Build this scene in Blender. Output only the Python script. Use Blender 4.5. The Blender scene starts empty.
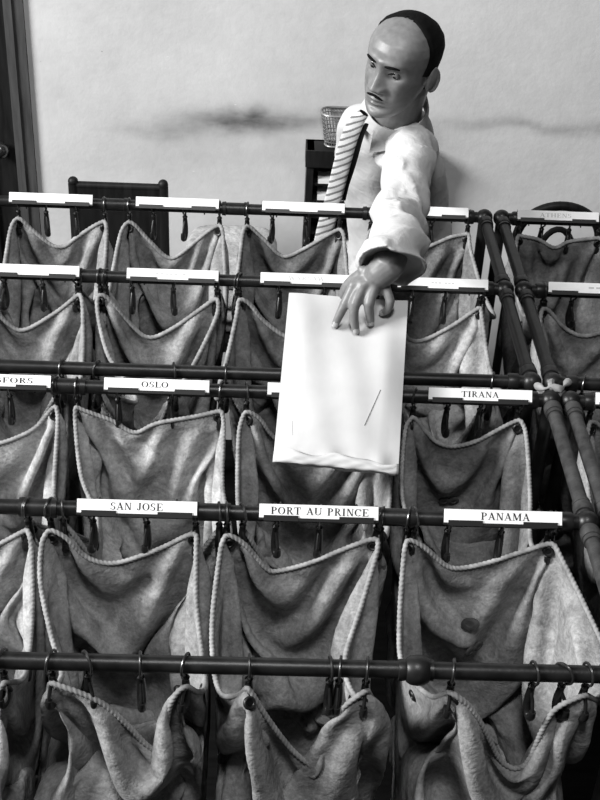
import bpy, math, random, time
import numpy as np
from mathutils import Vector, Matrix
random.seed(7); rng = np.random.RandomState(11)
C = bpy.context.scene.collection
PI = math.pi
RZ = 1.25                       # height of the rack rails above the floor
# ------------------------------------------------------------------ camera
F = 1289.45; PITCH, YAW, ROLL = [math.radians(a) for a in (34.068, -2.0854, 2.895)]
CX, CH = .30805, 1.28707
def cdir(u, v):
    c, s = math.cos(ROLL), math.sin(ROLL); u, v = c*u+s*v, -s*u+c*v
    c, s = math.cos(PITCH), math.sin(PITCH); y, z, x = c-s*v, -s-c*v, u
    c, s = math.cos(YAW), math.sin(YAW)
    return Vector((c*x-s*y, s*x+c*y, z))
CAMPOS = Vector((CX, 0, RZ+CH))
def ray(px, py): return cdir((px-300)/F, (py-400)/F)
def atY(px, py, Y): d = ray(px, py); return CAMPOS + d*(Y/d.y)
def atZ(px, py, Z): d = ray(px, py); return CAMPOS + d*((RZ+Z-CAMPOS.z)/d.z)
cam = bpy.data.cameras.new('camera'); camo = bpy.data.objects.new('camera', cam); C.objects.link(camo)
fw = cdir(0, 0); rt = cdir(1, 0)-fw; up = -(cdir(0, 1)-fw)
camo.matrix_world = Matrix(((rt.x, up.x, -fw.x, CAMPOS.x), (rt.y, up.y, -fw.y, CAMPOS.y), (rt.z, up.z, -fw.z, CAMPOS.z), (0, 0, 0, 1)))
cam.sensor_fit = 'VERTICAL'; cam.sensor_height = 36; cam.lens = F*36/800
cam.clip_start = .05
bpy.context.scene.camera = camo

# ------------------------------------------------------------------ materials
def mat(name, col, rough=.6, metal=0, spec=.5, noise=0, nscale=20, bump=0, bscale=200, detail=4, stretch=None):
    m = bpy.data.materials.new(name); m.use_nodes = True
    nt = m.node_tree; b = nt.nodes['Principled BSDF']
    b.inputs['Base Color'].default_value = (col, col, col, 1); b.inputs['Roughness'].default_value = rough
    b.inputs['Metallic'].default_value = metal; b.inputs['Specular IOR Level'].default_value = spec
    tc = nt.nodes.new('ShaderNodeTexCoord'); src = tc.outputs['Object']
    if stretch:
        mp = nt.nodes.new('ShaderNodeMapping'); mp.inputs['Scale'].default_value = stretch
        nt.links.new(src, mp.inputs[0]); src = mp.outputs[0]
    if noise:
        n = nt.nodes.new('ShaderNodeTexNoise'); n.inputs['Scale'].default_value = nscale; n.inputs['Detail'].default_value = detail
        nt.links.new(src, n.inputs['Vector'])
        r = nt.nodes.new('ShaderNodeValToRGB'); r.color_ramp.elements[0].position = .3; r.color_ramp.elements[1].position = .7
        a, c = max(0, col*(1-noise)), min(1, col*(1+noise))
        r.color_ramp.elements[0].color = (a, a, a, 1); r.color_ramp.elements[1].color = (c, c, c, 1)
        nt.links.new(n.outputs[0], r.inputs[0]); nt.links.new(r.outputs[0], b.inputs['Base Color'])
    if bump:
        n = nt.nodes.new('ShaderNodeTexNoise'); n.inputs['Scale'].default_value = bscale; n.inputs['Detail'].default_value = 3
        nt.links.new(src, n.inputs['Vector'])
        bp = nt.nodes.new('ShaderNodeBump'); bp.inputs['Strength'].default_value = bump; bp.inputs['Distance'].default_value = .002
        nt.links.new(n.outputs[0], bp.inputs['Height']); nt.links.new(bp.outputs[0], b.inputs['Normal'])
    return m
M = {
 'canvas': mat('canvas', .25, .95, spec=.05, noise=.30, nscale=11, bump=.5, bscale=600, detail=8),
 'canvas2': mat('canvas_pale', .34, .95, spec=.05, noise=.28, nscale=10, bump=.5, bscale=600, detail=8),
 'canvas3': mat('canvas_dark', .17, .95, spec=.05, noise=.35, nscale=11, bump=.5, bscale=600, detail=8),
 'rope': mat('rope', .26, .9, spec=.1, noise=.3, nscale=60),
 'pipe': mat('pipe_paint', .010, .38, spec=.35, noise=.5, nscale=40, bump=.12, bscale=150),
 'pipeb': mat('pipe_brown', .035, .42, spec=.4, noise=.5, nscale=60, bump=.3, bscale=220),
 'steel': mat('dark_steel', .02, .4, .5, noise=.4, nscale=90),
 'ring': mat('ring_steel', .10, .28, .85, noise=.3, nscale=90),
 'black': mat('black', .006, .8, spec=.1),
 'card': mat('card', .86, .6, spec=.2, noise=.04, nscale=60),
 'ink': mat('ink', .02, .7, spec=.1),
 'faint': mat('faint_ink', .52, .7, spec=.1),
 'holder': mat('holder', .012, .45, .2),
 'paper': mat('manila', .50, .55, spec=.25, noise=.05, nscale=18, bump=.10, bscale=60),
 'pencil': mat('pencil', .28, .8), 'skin': mat('skin', .175, .42, spec=.42, noise=.12, nscale=90, bump=.08, bscale=500),
 'lip': mat('lips', .15, .4, spec=.4), 'hair': mat('hair', .006, .85, spec=.08, bump=.5, bscale=700),
 'eye': mat('eyeball', .13, .25), 'iris': mat('iris', .01, .2), 'nail': mat('nail', .42, .3),
 'shirt': mat('shirt', .53, .85, spec=.1, noise=.03, nscale=30, bump=.12, bscale=500),
 'trouser': mat('trousers', .05, .9, spec=.1, bump=.2, bscale=600), 'shoe': mat('shoe_leather', .02, .3),
 'wood': mat('dark_wood', .010, .5, spec=.2, noise=.4, nscale=12, stretch=(8, 1, 1)), 'woodtrim': mat('trim_wood', .05, .6, noise=.35, nscale=9, stretch=(9, 9, 1)),
 'sheet': mat('sheet', .75, .7), 'wire': mat('wire', .30, .4, .6),
 'stamp': mat('stamp_leather', .055, .8, noise=.4, nscale=120), 'floor': mat('floor_boards', .008, .9, spec=.02, noise=.35, nscale=6, stretch=(1, 9, 1)),
}
def crumple(m):
    nt = m.node_tree; L = nt.links.new; b = nt.nodes['Principled BSDF']; old = b.inputs['Normal'].links[0].from_node
    tc = nt.nodes.new('ShaderNodeTexCoord'); n = nt.nodes.new('ShaderNodeTexNoise'); n.inputs['Scale'].default_value = 34; n.inputs['Detail'].default_value = 5; n.inputs['Distortion'].default_value = .8
    L(tc.outputs['Object'], n.inputs['Vector']); bp = nt.nodes.new('ShaderNodeBump'); bp.inputs['Strength'].default_value = .40; bp.inputs['Distance'].default_value = .008
    L(n.outputs[0], bp.inputs['Height']); L(bp.outputs[0], old.inputs['Normal'])
    if m.name == 'shirt': return
    old.inputs['Distance'].default_value = .003; old.inputs['Strength'].default_value = .4; old.inputs['Height'].links[0].from_node.inputs['Scale'].default_value = 230
    src = b.inputs['Base Color'].links[0].from_socket
    def grime(scale, lo, hi, p0, p1, dist=0):
        nonlocal src
        g = nt.nodes.new('ShaderNodeTexNoise'); g.inputs['Scale'].default_value = scale; g.inputs['Detail'].default_value = 7; g.inputs['Roughness'].default_value = .68; g.inputs['Distortion'].default_value = dist
        L(tc.outputs['Object'], g.inputs['Vector']); mr = nt.nodes.new('ShaderNodeMapRange'); mr.inputs[1].default_value = p0; mr.inputs[2].default_value = p1; mr.inputs[3].default_value = lo; mr.inputs[4].default_value = hi
        L(g.outputs[0], mr.inputs[0]); mx = nt.nodes.new('ShaderNodeVectorMath'); mx.operation = 'SCALE'; L(src, mx.inputs[0]); L(mr.outputs[0], mx.inputs['Scale']); src = mx.outputs[0]
    grime(150, .72, 1.28, .3, .7); grime(22, .70, 1.12, .30, .60, 1.5); grime(60, .82, 1.10, .3, .6)
    L(src, b.inputs['Base Color'])
for k in ('canvas', 'canvas2', 'canvas3', 'shirt'): crumple(M[k])
def wall_mat():
    m = mat('plaster', .60, .8, spec=.2, bump=.35, bscale=60); nt = m.node_tree; b = nt.nodes['Principled BSDF']; L = nt.links.new
    tc = nt.nodes.new('ShaderNodeTexCoord'); O = tc.outputs['Object']
    def noise(scale, detail, st=(1, 1, 1)):
        mp = nt.nodes.new('ShaderNodeMapping'); mp.inputs['Scale'].default_value = st; L(O, mp.inputs[0])
        n = nt.nodes.new('ShaderNodeTexNoise'); n.inputs['Scale'].default_value = scale; n.inputs['Detail'].default_value = detail; L(mp.outputs[0], n.inputs['Vector']); return n.outputs[0]
    def math_(op, a, c, clamp=False):
        n = nt.nodes.new('ShaderNodeMath'); n.operation = op; n.use_clamp = clamp
        for i, v in enumerate((a, c)):
            if isinstance(v, (int, float)): n.inputs[i].default_value = v
            else: L(v, n.inputs[i])
        return n.outputs[0]
    sx = nt.nodes.new('ShaderNodeSeparateXYZ'); L(O, sx.inputs[0])
    X, Z = sx.outputs['X'], sx.outputs['Z']
    base = math_('ADD', math_('MULTIPLY', math_('SUBTRACT', noise(3.2, 6), .5), .28), .575)
    base = math_('ADD', base, math_('MULTIPLY', math_('SUBTRACT', noise(26, 6), .5), .10))
    # rubbed smear along the chair-back line, an old stain
    def blob(x0, z0, rx, rz, amt):
        wob = math_('MULTIPLY', math_('SUBTRACT', noise(7, 5), .5), .09)
        dx = math_('DIVIDE', math_('SUBTRACT', X, x0), rx); dz = math_('DIVIDE', math_('ADD', math_('SUBTRACT', Z, z0), wob), rz)
        d = math_('ADD', math_('MULTIPLY', dx, dx), math_('MULTIPLY', dz, dz))
        e = math_('POWER', 2.718, math_('MULTIPLY', d, -1.0))
        return math_('MULTIPLY', math_('MULTIPLY', e, amt), math_('ADD', .55, math_('MULTIPLY', noise(14, 6, (1, 1, 3)), .9)))
    for a in STAINS: base = math_('SUBTRACT', base, blob(*a))
    # flaked specks
    sp = math_('LESS_THAN', noise(34, 3), .245); base = math_('SUBTRACT', base, math_('MULTIPLY', sp, .25))
    fl = math_('GREATER_THAN', noise(30, 4, (1, 1, 2.2)), .735); base = math_('ADD', base, math_('MULTIPLY', fl, .14))
    cmb = nt.nodes.new('ShaderNodeCombineColor'); base = math_('MAXIMUM', base, .05)
    for i in range(3): L(base, cmb.inputs[i])
    L(cmb.outputs[0], b.inputs['Base Color']); return m

# ------------------------------------------------------------------ mesh building
class MB:
    def __init__(s): s.v = []; s.f = []; s.mi = []; s.cur = 0
    def add(s, vs, fs):
        o = len(s.v); s.v += [tuple(v) for v in vs]; s.f += [tuple(i+o for i in f) for f in fs]; s.mi += [s.cur]*len(fs); return s
    def box(s, lo, hi, R=None, o=None):
        vs = [Vector((x, y, z)) for x in (lo[0], hi[0]) for y in (lo[1], hi[1]) for z in (lo[2], hi[2])]
        if R is not None: vs = [R @ v for v in vs]
        if o is not None: vs = [v+Vector(o) for v in vs]
        return s.add(vs, [(0, 1, 3, 2), (4, 6, 7, 5), (0, 4, 5, 1), (2, 3, 7, 6), (0, 2, 6, 4), (1, 5, 7, 3)])
    def tube(s, pts, rad, n=10, closed=False, cap=True, flat=None, ref=None):
        P = [Vector(p) for p in pts]; N = len(P); R = rad if isinstance(rad, (list, tuple)) else [rad]*N
        T = []
        for i in range(N):
            a = P[(i-1) % N] if (closed or i > 0) else P[i]; b = P[(i+1) % N] if (closed or i < N-1) else P[i]
            t = b-a
            if t.length < 1e-9: t = T[-1] if T else next((q-P[0] for q in P if (q-P[0]).length > 1e-9), Vector((0, 0, 1)))
            T.append(t.normalized())
        u = Vector(ref) if ref else (Vector((0, 0, 1)) if abs(T[0].z) < .9 else Vector((1, 0, 0)))
        rings = []
        for i in range(N):
            u = (u - T[i]*u.dot(T[i])).normalized(); w = T[i].cross(u)
            fx, fy = flat if flat else (1, 1)
            rings.append([P[i] + (u*math.cos(2*PI*k/n)*fx + w*math.sin(2*PI*k/n)*fy)*R[i] for k in range(n)])
        vs = [v for r in rings for v in r]; fs = []
        for i in range(N if closed else N-1):
            j = (i+1) % N
            for k in range(n): fs.append((i*n+k, i*n+(k+1) % n, j*n+(k+1) % n, j*n+k))
        if cap and not closed: fs.append(tuple(range(n))[::-1]); fs.append(tuple((N-1)*n+k for k in range(n)))
        return s.add(vs, fs)
    def capsule(s, pts, rad, n=14):
        P = [Vector(p) for p in pts]; R = list(rad)
        a = (P[0]-P[1]).normalized(); b = (P[-1]-P[-2]).normalized(); Q = []; S = []
        for k in (0, 1, 2): Q.append(P[0]+a*R[0]*math.cos(k*PI/6+.02)); S.append(R[0]*math.sin(k*PI/6+.02))
        Q += P; S += R
        for k in (2, 1, 0): Q.append(P[-1]+b*R[-1]*math.cos(k*PI/6+.02)); S.append(R[-1]*math.sin(k*PI/6+.02))
        return s.tube(Q, S, n)
    def sph(s, c, r, nu=16, nv=10, sc=(1, 1, 1), R=None):
        vs = []
        for j in range(nv+1):
            t = PI*j/nv
            for i in range(nu):
                a = 2*PI*i/nu; v = Vector((r*sc[0]*math.sin(t)*math.cos(a), r*sc[1]*math.sin(t)*math.sin(a), r*sc[2]*math.cos(t)))
                vs.append((R @ v if R is not None else v)+Vector(c))
        return s.add(vs, [(j*nu+i, (j+1)*nu+i, (j+1)*nu+(i+1) % nu, j*nu+(i+1) % nu) for j in range(nv) for i in range(nu)])
    def loft(s, rings, cap=True):
        n = len(rings[0]); vs = [v for r in rings for v in r]
        fs = [(i*n+k, i*n+(k+1) % n, (i+1)*n+(k+1) % n, (i+1)*n+k) for i in range(len(rings)-1) for k in range(n)]
        if cap: fs += [tuple(range(n))[::-1], tuple((len(rings)-1)*n+k for k in range(n))]
        return s.add(vs, fs)
    def build(s, name, m, parent=None, smooth=True, loc=None, angle=40):
        o0 = Vector(loc) if loc is not None else (parent.get('_o') and Vector(parent['_o']) if parent else None) or Vector((0, 0, 0))
        me = bpy.data.meshes.new(name); me.from_pydata([tuple(Vector(v)-o0) for v in s.v], [], s.f)
        ms = m if isinstance(m, list) else [m]
        for q in ms: me.materials.append(M[q] if isinstance(q, str) else q)
        if len(ms) > 1: me.polygons.foreach_set('material_index', s.mi)
        me.validate(); me.update()
        o = bpy.data.objects.new(name, me); C.objects.link(o)
        if parent: o.parent = parent; o.location = o0 - ORG.get(parent.name, Vector((0, 0, 0)))
        else: o.location = o0
        ORG[o.name] = Vector(o0)
        if smooth:
            me.polygons.foreach_set('use_smooth', [True]*len(me.polygons))
            try: me.set_sharp_from_angle(angle=math.radians(angle))
            except Exception: pass
        return o
ORG = {}
def build(mb, name, m, parent=None, smooth=True, at=None, angle=40):
    """world-coordinate mesh linked under its parent, origin at `at` or at the parent's origin"""
    o0 = Vector(at) if at is not None else (ORG[parent.name] if parent else Vector((0, 0, 0)))
    return mb.build(name, m, parent, smooth, o0, angle)
def tag(o, label=None, cat=None, group=None, kind=None):
    for k, v in (('label', label), ('category', cat), ('group', group), ('kind', kind)):
        if v: o[k] = v
    return o
def thing(name, loc, label, cat, group=None):
    o = bpy.data.objects.new(name, None); o.empty_display_size = .02; C.objects.link(o); o.location = loc; ORG[o.name] = Vector(loc)
    return tag(o, label, cat, group)
def struct(o): o['kind'] = 'structure'; return o
def cr(pts, n):
    """Catmull-Rom through pts, n+1 samples at equal arc length"""
    P = [np.array(p, float) for p in pts]; P = [2*P[0]-P[1]]+P+[2*P[-1]-P[-2]]; out = []
    for i in range(1, len(P)-2):
        for t in np.linspace(0, 1, 24, endpoint=False):
            a, b, c, d = P[i-1], P[i], P[i+1], P[i+2]
            out.append(.5*((2*b)+(-a+c)*t+(2*a-5*b+4*c-d)*t*t+(-a+3*b-3*c+d)*t**3))
    out.append(P[-2]); out = np.array(out)
    L = np.concatenate([[0], np.cumsum(np.linalg.norm(np.diff(out, axis=0), axis=1))])
    q = np.linspace(0, L[-1], n+1)
    return np.stack([np.interp(q, L, out[:, k]) for k in range(out.shape[1])], 1)

# ------------------------------------------------------------------ the setting
WY = 3.5
def wp(px, py): p = atY(px, py, WY); return p.x, p.z
sx1, sz1 = wp(245, 122); sx2, sz2 = wp(180, 130); sx3, sz3 = wp(540, 126); sx4, sz4 = wp(345, 124); sx5, sz5 = wp(240, 150)
STAINS = [(sx1, sz1+.01, .17, .032, .42), (sx2-.03, sz2, .14, .03, .16), (sx3, sz3, .36, .022, .17), (sx4, sz4, .22, .026, .12), (sx5, sz5-.02, .55, .08, .06), (wp(50, 20)[0], wp(50, 20)[1], .14, .13, -.07), (wp(60, 95)[0], wp(60, 95)[1], .05, .04, .04)]
b = MB(); b.box((-.40, WY, 0), (3.2, WY+.15, 3.2)); struct(build(b, 'wall_back', wall_mat(), smooth=False))
b = MB(); b.box((-1.7, WY, 0), (-1.28, WY+.15, 3.2)); b.box((-1.28, WY, 2.15), (-.40, WY+.15, 3.2)); struct(build(b, 'wall_back_left', 'woodtrim', smooth=False)).name = 'wall_left'
b = MB(); b.box((-3, -1.5, -.1), (3.2, WY+.15, 0)); struct(build(b, 'floor', 'floor', smooth=False))
tx1 = atY(28.5, 95, WY-.03).x; tx0 = atY(9, 95, WY-.03).x
b = MB(); b.box((tx0, WY-.012, 0), (tx1, WY, 2.2)); b.box((tx0+.012, WY-.018, 0), (tx1-.03, WY-.012, 2.2))
struct(build(b, 'trim_1', 'woodtrim', smooth=False))
b = MB(); b.box((-1.27, WY+.05, 0), (tx0, WY+.09, 2.14))
for x0, x1 in ((-1.2, -.88), (-.8, tx0-.08)):
    for z0, z1 in ((.15, .95), (1.1, 2.0)): b.box((x0, WY+.04, z0), (x1, WY+.05, z1))
d = struct(build(b, 'door_1', 'wood', smooth=False))
b = MB(); b.sph((tx0-.05, WY+.02, 1.0), .025); build(b, 'door_knob', 'ring', d)

# ------------------------------------------------------------------ racks
YR = [1.2515, 1.580, 1.924, 2.332, 2.668]; YF = 1.983    # rails, front to back; YF: front rail of the rear rack
PR = .0123
def knuckle(b, x, y, z=RZ, r=.0195):
    b.sph((x, y, z), r, 18, 12)
def collar(b, x, y, ax='x', r=.0162, w=.010):
    a = Vector((1, 0, 0)) if ax == 'x' else Vector((0, 1, 0)) if ax == 'y' else Vector((0, 0, 1))
    p = Vector((x, y, RZ)); n = [(-w, PR), (-w, r*.93), (-w*.7, r), (w*.7, r), (w, r*.93), (w, PR)]
    b.tube([p+a*q[0] for q in n], [q[1] for q in n], 20)
def rack(label, x0, x1, ys, left, mname, couplings):
    t = thing('pipe_rack', (x0 if not left else x1, ys[0], 0), label, 'rack')
    xe = x1 if left else x0; far = x0 if left else x1; sg = -1 if left else 1
    for y in ys:
        b = MB(); b.tube([(far, y, RZ), ((far+xe)/2, y, RZ), (xe, y, RZ)], PR, 20); r = build(b, 'rail', 'pipe', t)
        b = MB(); knuckle(b, xe, y); collar(b, xe+sg*.034, y); build(b, 'joint', 'pipe', t)
    for a, c in zip(ys[:-1], ys[1:]):
        b = MB(); b.tube([(xe, a, RZ), (xe, c, RZ)], PR, 20); build(b, 'end_pipe', mname, t)
        for yy, s2 in ((a, 1), (c, -1)):
            b = MB(); p0 = [(.020, PR), (.0205, .0155), (.024, .0162), (.036, .0162), (.040, .0155), (.0405, .0135), (.042, .0135), (.0425, .0148), (.050, .0148), (.0505, PR)]
            b.tube([(xe, yy+s2*q[0], RZ) for q in p0], [q[1] for q in p0], 20); build(b, 'collar', mname, t)
    for y in (ys[0], ys[-1]):
        for x in (xe, far):
            b = MB(); b.tube([(x, y, RZ), (x, y, .02)], PR, 14); b.tube([(x, y, .02), (x, y, 0)], .0165, 18); build(b, 'leg', 'pipe', t)
    for x, y, big in couplings:
        b = MB()
        if big:
            pr = [(-.027, PR), (-.0265, .0145), (-.021, .0152), (-.016, .0142), (-.0155, .0162), (-.010, .0198), (0, .0214), (.010, .0198), (.0155, .0162), (.016, .0142), (.021, .0148), (.0215, PR)]
            b.tube([(x+q[0], y, RZ) for q in pr], [q[1] for q in pr], 24)
        else:
            pr = [(-.030, PR), (-.0295, .0152), (-.021, .0162), (-.020, .0142), (.020, .0142), (.021, .0162), (.0295, .0152), (.03, PR)]
            b.tube([(x+q[0], y, RZ) for q in pr], [q[1] for q in pr], 24)
        build(b, 'coupling', 'pipe', t)
    return t
XE1, XE2 = .830, .8665; XE3, XE4 = .8045, .8445
rack('nearest pipe rack with bare front rail and PANAMA card on its middle rail', -.95, XE1, YR[:3], True, 'pipeb',
     [(.533, YR[0], True), (.527, YR[1], False), (-.035, YR[1], False), (-.035, YR[2], False), (.236, YR[1], False)])
rack('dark pipe rack behind the near one, carrying the WARSAW card, below the man', -.95, XE3, [YF, YR[3], YR[4]], True, 'pipe',
     [(-.035, YR[4], False), (-.045, YR[3], False), (.236, YR[4], False), (.556, YR[4], False)])
rack('brown pipe rack cut by the right edge, beside the end of the near rack', XE2, 1.75, [YR[0]+.0, YR[1], YR[2]], False, 'pipeb', [])
rack('dark pipe rack at the right behind, under the topmost right name card', XE4, 1.75, [YF, YR[3], YR[4]], False, 'pipe', [])

# ------------------------------------------------------------------ lettering
def glyph(ch):
    P = []
    def V(x, y0, y1, w): P.append([(x-w/2, y0), (x+w/2, y0), (x+w/2, y1), (x-w/2, y1)])
    def H(y, x0, x1, h=.07): P.append([(x0, y-h/2), (x1, y-h/2), (x1, y+h/2), (x0, y+h/2)])
    def D(x0, y0, x1, y1, w): P.append([(x0-w/2, y0), (x0+w/2, y0), (x1+w/2, y1), (x1-w/2, y1)])
    def A(cx, cy, rx, ry, a0, a1, wx=.17, wy=.07, n=12):
        for i in range(n):
            q = []
            for a, o in ((a0+(a1-a0)*i/n, 1), (a0+(a1-a0)*(i+1)/n, 1), (a0+(a1-a0)*(i+1)/n, 0), (a0+(a1-a0)*i/n, 0)):
                a = math.radians(a); q.append((cx+(rx-(0 if o else wx))*math.cos(a), cy+(ry-(0 if o else wy))*math.sin(a)))
            P.append(q)
    def S(x, y, w=.34): H(.03 if y == 0 else .97, x-w/2, x+w/2, .06)
    T, t = .18, .075; w = .8
    if ch == 'A': D(.12, 0, .44, 1, t); D(.40, 1, .74, 0, T); H(.32, .2, .66); S(.12, 0, .26); S(.74, 0, .34); w = .88
    elif ch == 'C': A(.42, .5, .42, .5, 40, 320); V(.74, .66, .98, t); w = .82
    elif ch == 'E': V(.2, 0, 1, T); H(.97, .02, .7); H(.03, .02, .74); H(.5, .2, .52); V(.69, .74, 1, t); V(.72, 0, .28, t); V(.5, .38, .62, t); w = .8
    elif ch == 'F': V(.2, 0, 1, T); H(.97, .02, .7); H(.5, .2, .52); V(.69, .74, 1, t); V(.5, .38, .62, t); S(.2, 0); w = .76
    elif ch == 'G': A(.44, .5, .44, .5, 40, 330); V(.78, .05, .42, T); H(.42, .6, .94, .06); V(.76, .68, .98, t); w = .94
    elif ch == 'H': V(.18, 0, 1, T); V(.74, 0, 1, T); H(.5, .2, .7); [S(x, y) for x in (.18, .74) for y in (0, 1)]; w = .94
    elif ch == 'I': V(.2, 0, 1, T); S(.2, 0, .38); S(.2, 1, .38); w = .42
    elif ch == 'J': V(.38, .25, 1, T); S(.38, 1, .38); A(.24, .25, .23, .25, 180, 360, .16, .08); w = .6
    elif ch == 'L': V(.2, 0, 1, T); H(.03, .02, .7); V(.68, 0, .3, t); S(.2, 1); w = .74
    elif ch == 'M': V(.16, 0, 1, t); V(.92, 0, 1, T); D(.2, 1, .52, .05, T); D(.52, .05, .88, 1, t); S(.16, 0, .28); S(.92, 0); H(.97, .02, .26, .06); H(.97, .85, 1.1, .06); w = 1.12
    elif ch == 'N': V(.16, 0, 1, t); V(.74, 0, 1, t); D(.18, 1, .72, 0, T); S(.16, 0, .28); S(.74, 1, .28); H(.97, .0, .26, .06); w = .9
    elif ch == 'O': A(.44, .5, .44, .5, 0, 360, .18, .06, 24); w = .92
    elif ch == 'P': V(.2, 0, 1, T); A(.34, .73, .36, .27, -90, 90, .17, .065); H(.97, .02, .36); H(.49, .2, .36); S(.2, 0); w = .76
    elif ch == 'R': V(.2, 0, 1, T); A(.34, .75, .34, .25, -90, 90, .17, .065); H(.97, .02, .36); H(.52, .2, .36); D(.4, .52, .72, 0, T); S(.2, 0); S(.76, 0, .24); w = .86
    elif ch == 'S': A(.3, .74, .28, .26, 50, 270, .15, .07); A(.3, .27, .29, .27, -130, 90, .15, .07); V(.52, .72, .98, t); V(.05, .02, .28, t); w = .64
    elif ch == 'T': V(.4, 0, 1, T); H(.97, .02, .78); V(.04, .72, 1, t); V(.76, .72, 1, t); S(.4, 0); w = .82
    elif ch == 'U': V(.18, .3, 1, T); V(.76, .3, 1, t); A(.44, .3, .35, .3, 180, 360, .14, .08); S(.18, 1); S(.76, 1, .26); w = .92
    elif ch == 'W': D(.12, 1, .34, 0, T); D(.34, 0, .56, 1, t); D(.54, 1, .78, 0, T); D(.78, 0, 1.0, 1, t); S(.12, 1, .3); S(.54, 1, .26); S(1.0, 1, .26); w = 1.14
    elif ch == '-': H(.5, 0, .5, .5); w = .62
    elif ch == ' ': w = .45
    return P, w
def lettering(b, txt, x0, x1, h, place):
    gs = [glyph(c) for c in txt]; tot = sum(g[1] for g in gs)+.09*(len(gs)-1); sc = (x1-x0)/tot; x = x0
    for P, w in gs:
        for q in P: b.add([place(x+px*sc, (py-.5)*h) for px, py in q], [tuple(range(len(q)))])
        x += (w+.09)*sc
CARD_N = Vector((0, -.80, .60)); CARD_U = Vector((0, .60, .80))
def card(xc, y, txt, label, tx=None, th=.0105, faint=False, W=.188, lift=.0):
    o = Vector((xc, y, RZ)); t = thing('name_card_holder', o, label, 'sign', 'name card holders clipped along the rails')
    base = o + CARD_N*(PR+.0072) + CARD_U*(.0065+lift)
    pl = lambda x, v, d: base + Vector((x, 0, 0)) + CARD_U*v + CARD_N*d
    def slab(b, x0, x1, v0, v1, d0, d1):
        vs = [pl(x, v, d) for x in (x0, x1) for v in (v0, v1) for d in (d0, d1)]
        b.add(vs, [(0, 1, 3, 2), (4, 6, 7, 5), (0, 4, 5, 1), (2, 3, 7, 6), (0, 2, 6, 4), (1, 5, 7, 3)])
    b = MB(); slab(b, -W/2, W/2, -.0135, .0112, -.0008, .0006)
    slab(b, -W/2+.008, -W*.17, -.0150, -.0062, .0005, .0030); slab(b, W*.17, W/2-.008, -.0150, -.0062, .0005, .0030)
    slab(b, -W*.17, W*.17, -.0150, -.0100, .0005, .0022)
    for sx in (-.06, .06):                       # spring clips round the rail
        b.tube([o+Vector((sx, (PR+.0058)*math.cos(a), (PR+.0058)*math.sin(a))) for a in np.linspace(PI*.95, -PI*.45, 14)], .0016, 6)
    build(b, 'holder', 'holder', t, smooth=False)
    b = MB(); slab(b, -W/2+.001, W/2-.001, -.0102, .0110, .0008, .0014); cd_ = build(b, 'card', 'card', t, smooth=False)
    if txt:
        b = MB(); tx0, tx1 = tx
        lettering(b, txt, tx0, tx1, th, lambda x, v: pl(x, v+.001, .00165))
        build(b, 'lettering', 'faint' if faint else 'ink', cd_, smooth=False)
    return t
cards = [
 (.1206, YR[1], 'SAN JOSE', 'white name card lettered SAN JOSE, clipped on the middle rail', (-.041, .040), .0115, False),
 (.4034, YR[1], 'PORT AU PRINCE', 'white name card lettered PORT AU PRINCE, clipped on the middle rail', (-.075, .078), .0115, False),
 (.6924, YR[1], 'PANAMA', 'white name card lettered PANAMA, at the right end of the middle rail', (-.035, .042), .0115, False),
 (-.158, YR[2], 'HELSINGFORS', 'white name card whose lettering ends in GFORS, at the left edge', (-.086, .062), .0095, False),
 (.1222, YR[2], 'OSLO', 'white name card lettered OSLO, on the rail behind the bare one', (-.027, .021), .0105, False),
 (.412, YR[2], None, 'white name card mostly hidden behind the envelope', None, 0, False),
 (.6995, YR[2], 'TIRANA', 'white name card lettered TIRANA, just right of the envelope', (-.034, .033), .0105, False),
 (1.000, YR[2], None, 'white name card cut by the right edge, beside the ball joints', None, 0, False),
 (-.162, YR[3], None, 'blank white name card at the left edge, second rail from the wall', None, 0, False),
 (.1204, YR[3], '----- -', 'white name card with worn faint print, left of the WARSAW card', (-.035, .028), .006, True),
 (.3924, YR[3], 'WARSAW', 'white name card lettered WARSAW, above the top of the envelope', (-.036, .038), .008, True),
 (.6733, YR[3], '--- ---', 'white name card with worn faint print, right of the hand', (-.024, .024), .005, True),
 (.984, YR[3], '----', 'white name card with faint print cut by the right edge, second rail from the wall', (-.01, .05), .007, True),
 (-.1773, YR[4], None, 'blank white name card leftmost on the farthest rail, before the dark chair', None, 0, False),
 (.1063, YR[4], None, 'blank white name card second from left on the farthest rail', None, 0, False),
 (.3906, YR[4], None, 'blank white name card on the farthest rail, left of the man', None, 0, False),
 (.672, YR[4], None, 'white name card on the farthest rail partly behind the sleeve', None, 0, False),
 (.970, YR[4], 'ATHENS', 'white name card with faint lettering ATHENS, rightmost on the farthest rail', (-.042, .030), .009, True)]
for a in cards: card(*a, lift=-.0012)

# ------------------------------------------------------------------ hooks
def hook_proto():
    # ring hanging round the rail, then a swivel snap hook below it; origin on the rail axis
    ring = MB(); R = PR+.0035
    pts = [(0, R*math.cos(a), R*math.sin(a)) for a in np.linspace(-PI/2+.35, PI*1.5-.35, 26)]
    pts = [(0, .004, -R-.009)]+pts+[(0, -.004, -R-.009)]
    ring.tube(pts, .0021, 8)
    body = MB(); z = -R-.009
    body.tube([(0, 0, z+.005), (0, 0, z+.001), (0, 0, z-.003)], [.003, .0062, .0045], 10)
    jp = [(0, .0, z-.002), (0, .001, z-.012), (0, .002, z-.026), (0, .001, z-.040), (0, -.004, z-.0495), (0, -.011, z-.0505), (0, -.016, z-.044), (0, -.016, z-.035)]
    J = cr(jp, 22); body.tube(J, [.0050+.0018*math.sin(PI*i/22) for i in range(23)], 10, ref=(1, 0, 0))
    gate = MB(); gate.tube([(0, -.016, z-.035), (0, -.011, z-.021), (0, -.003, z-.010)], [.0026, .0028, .0024], 8)
    return ring, body, gate
HP = {}
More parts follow.
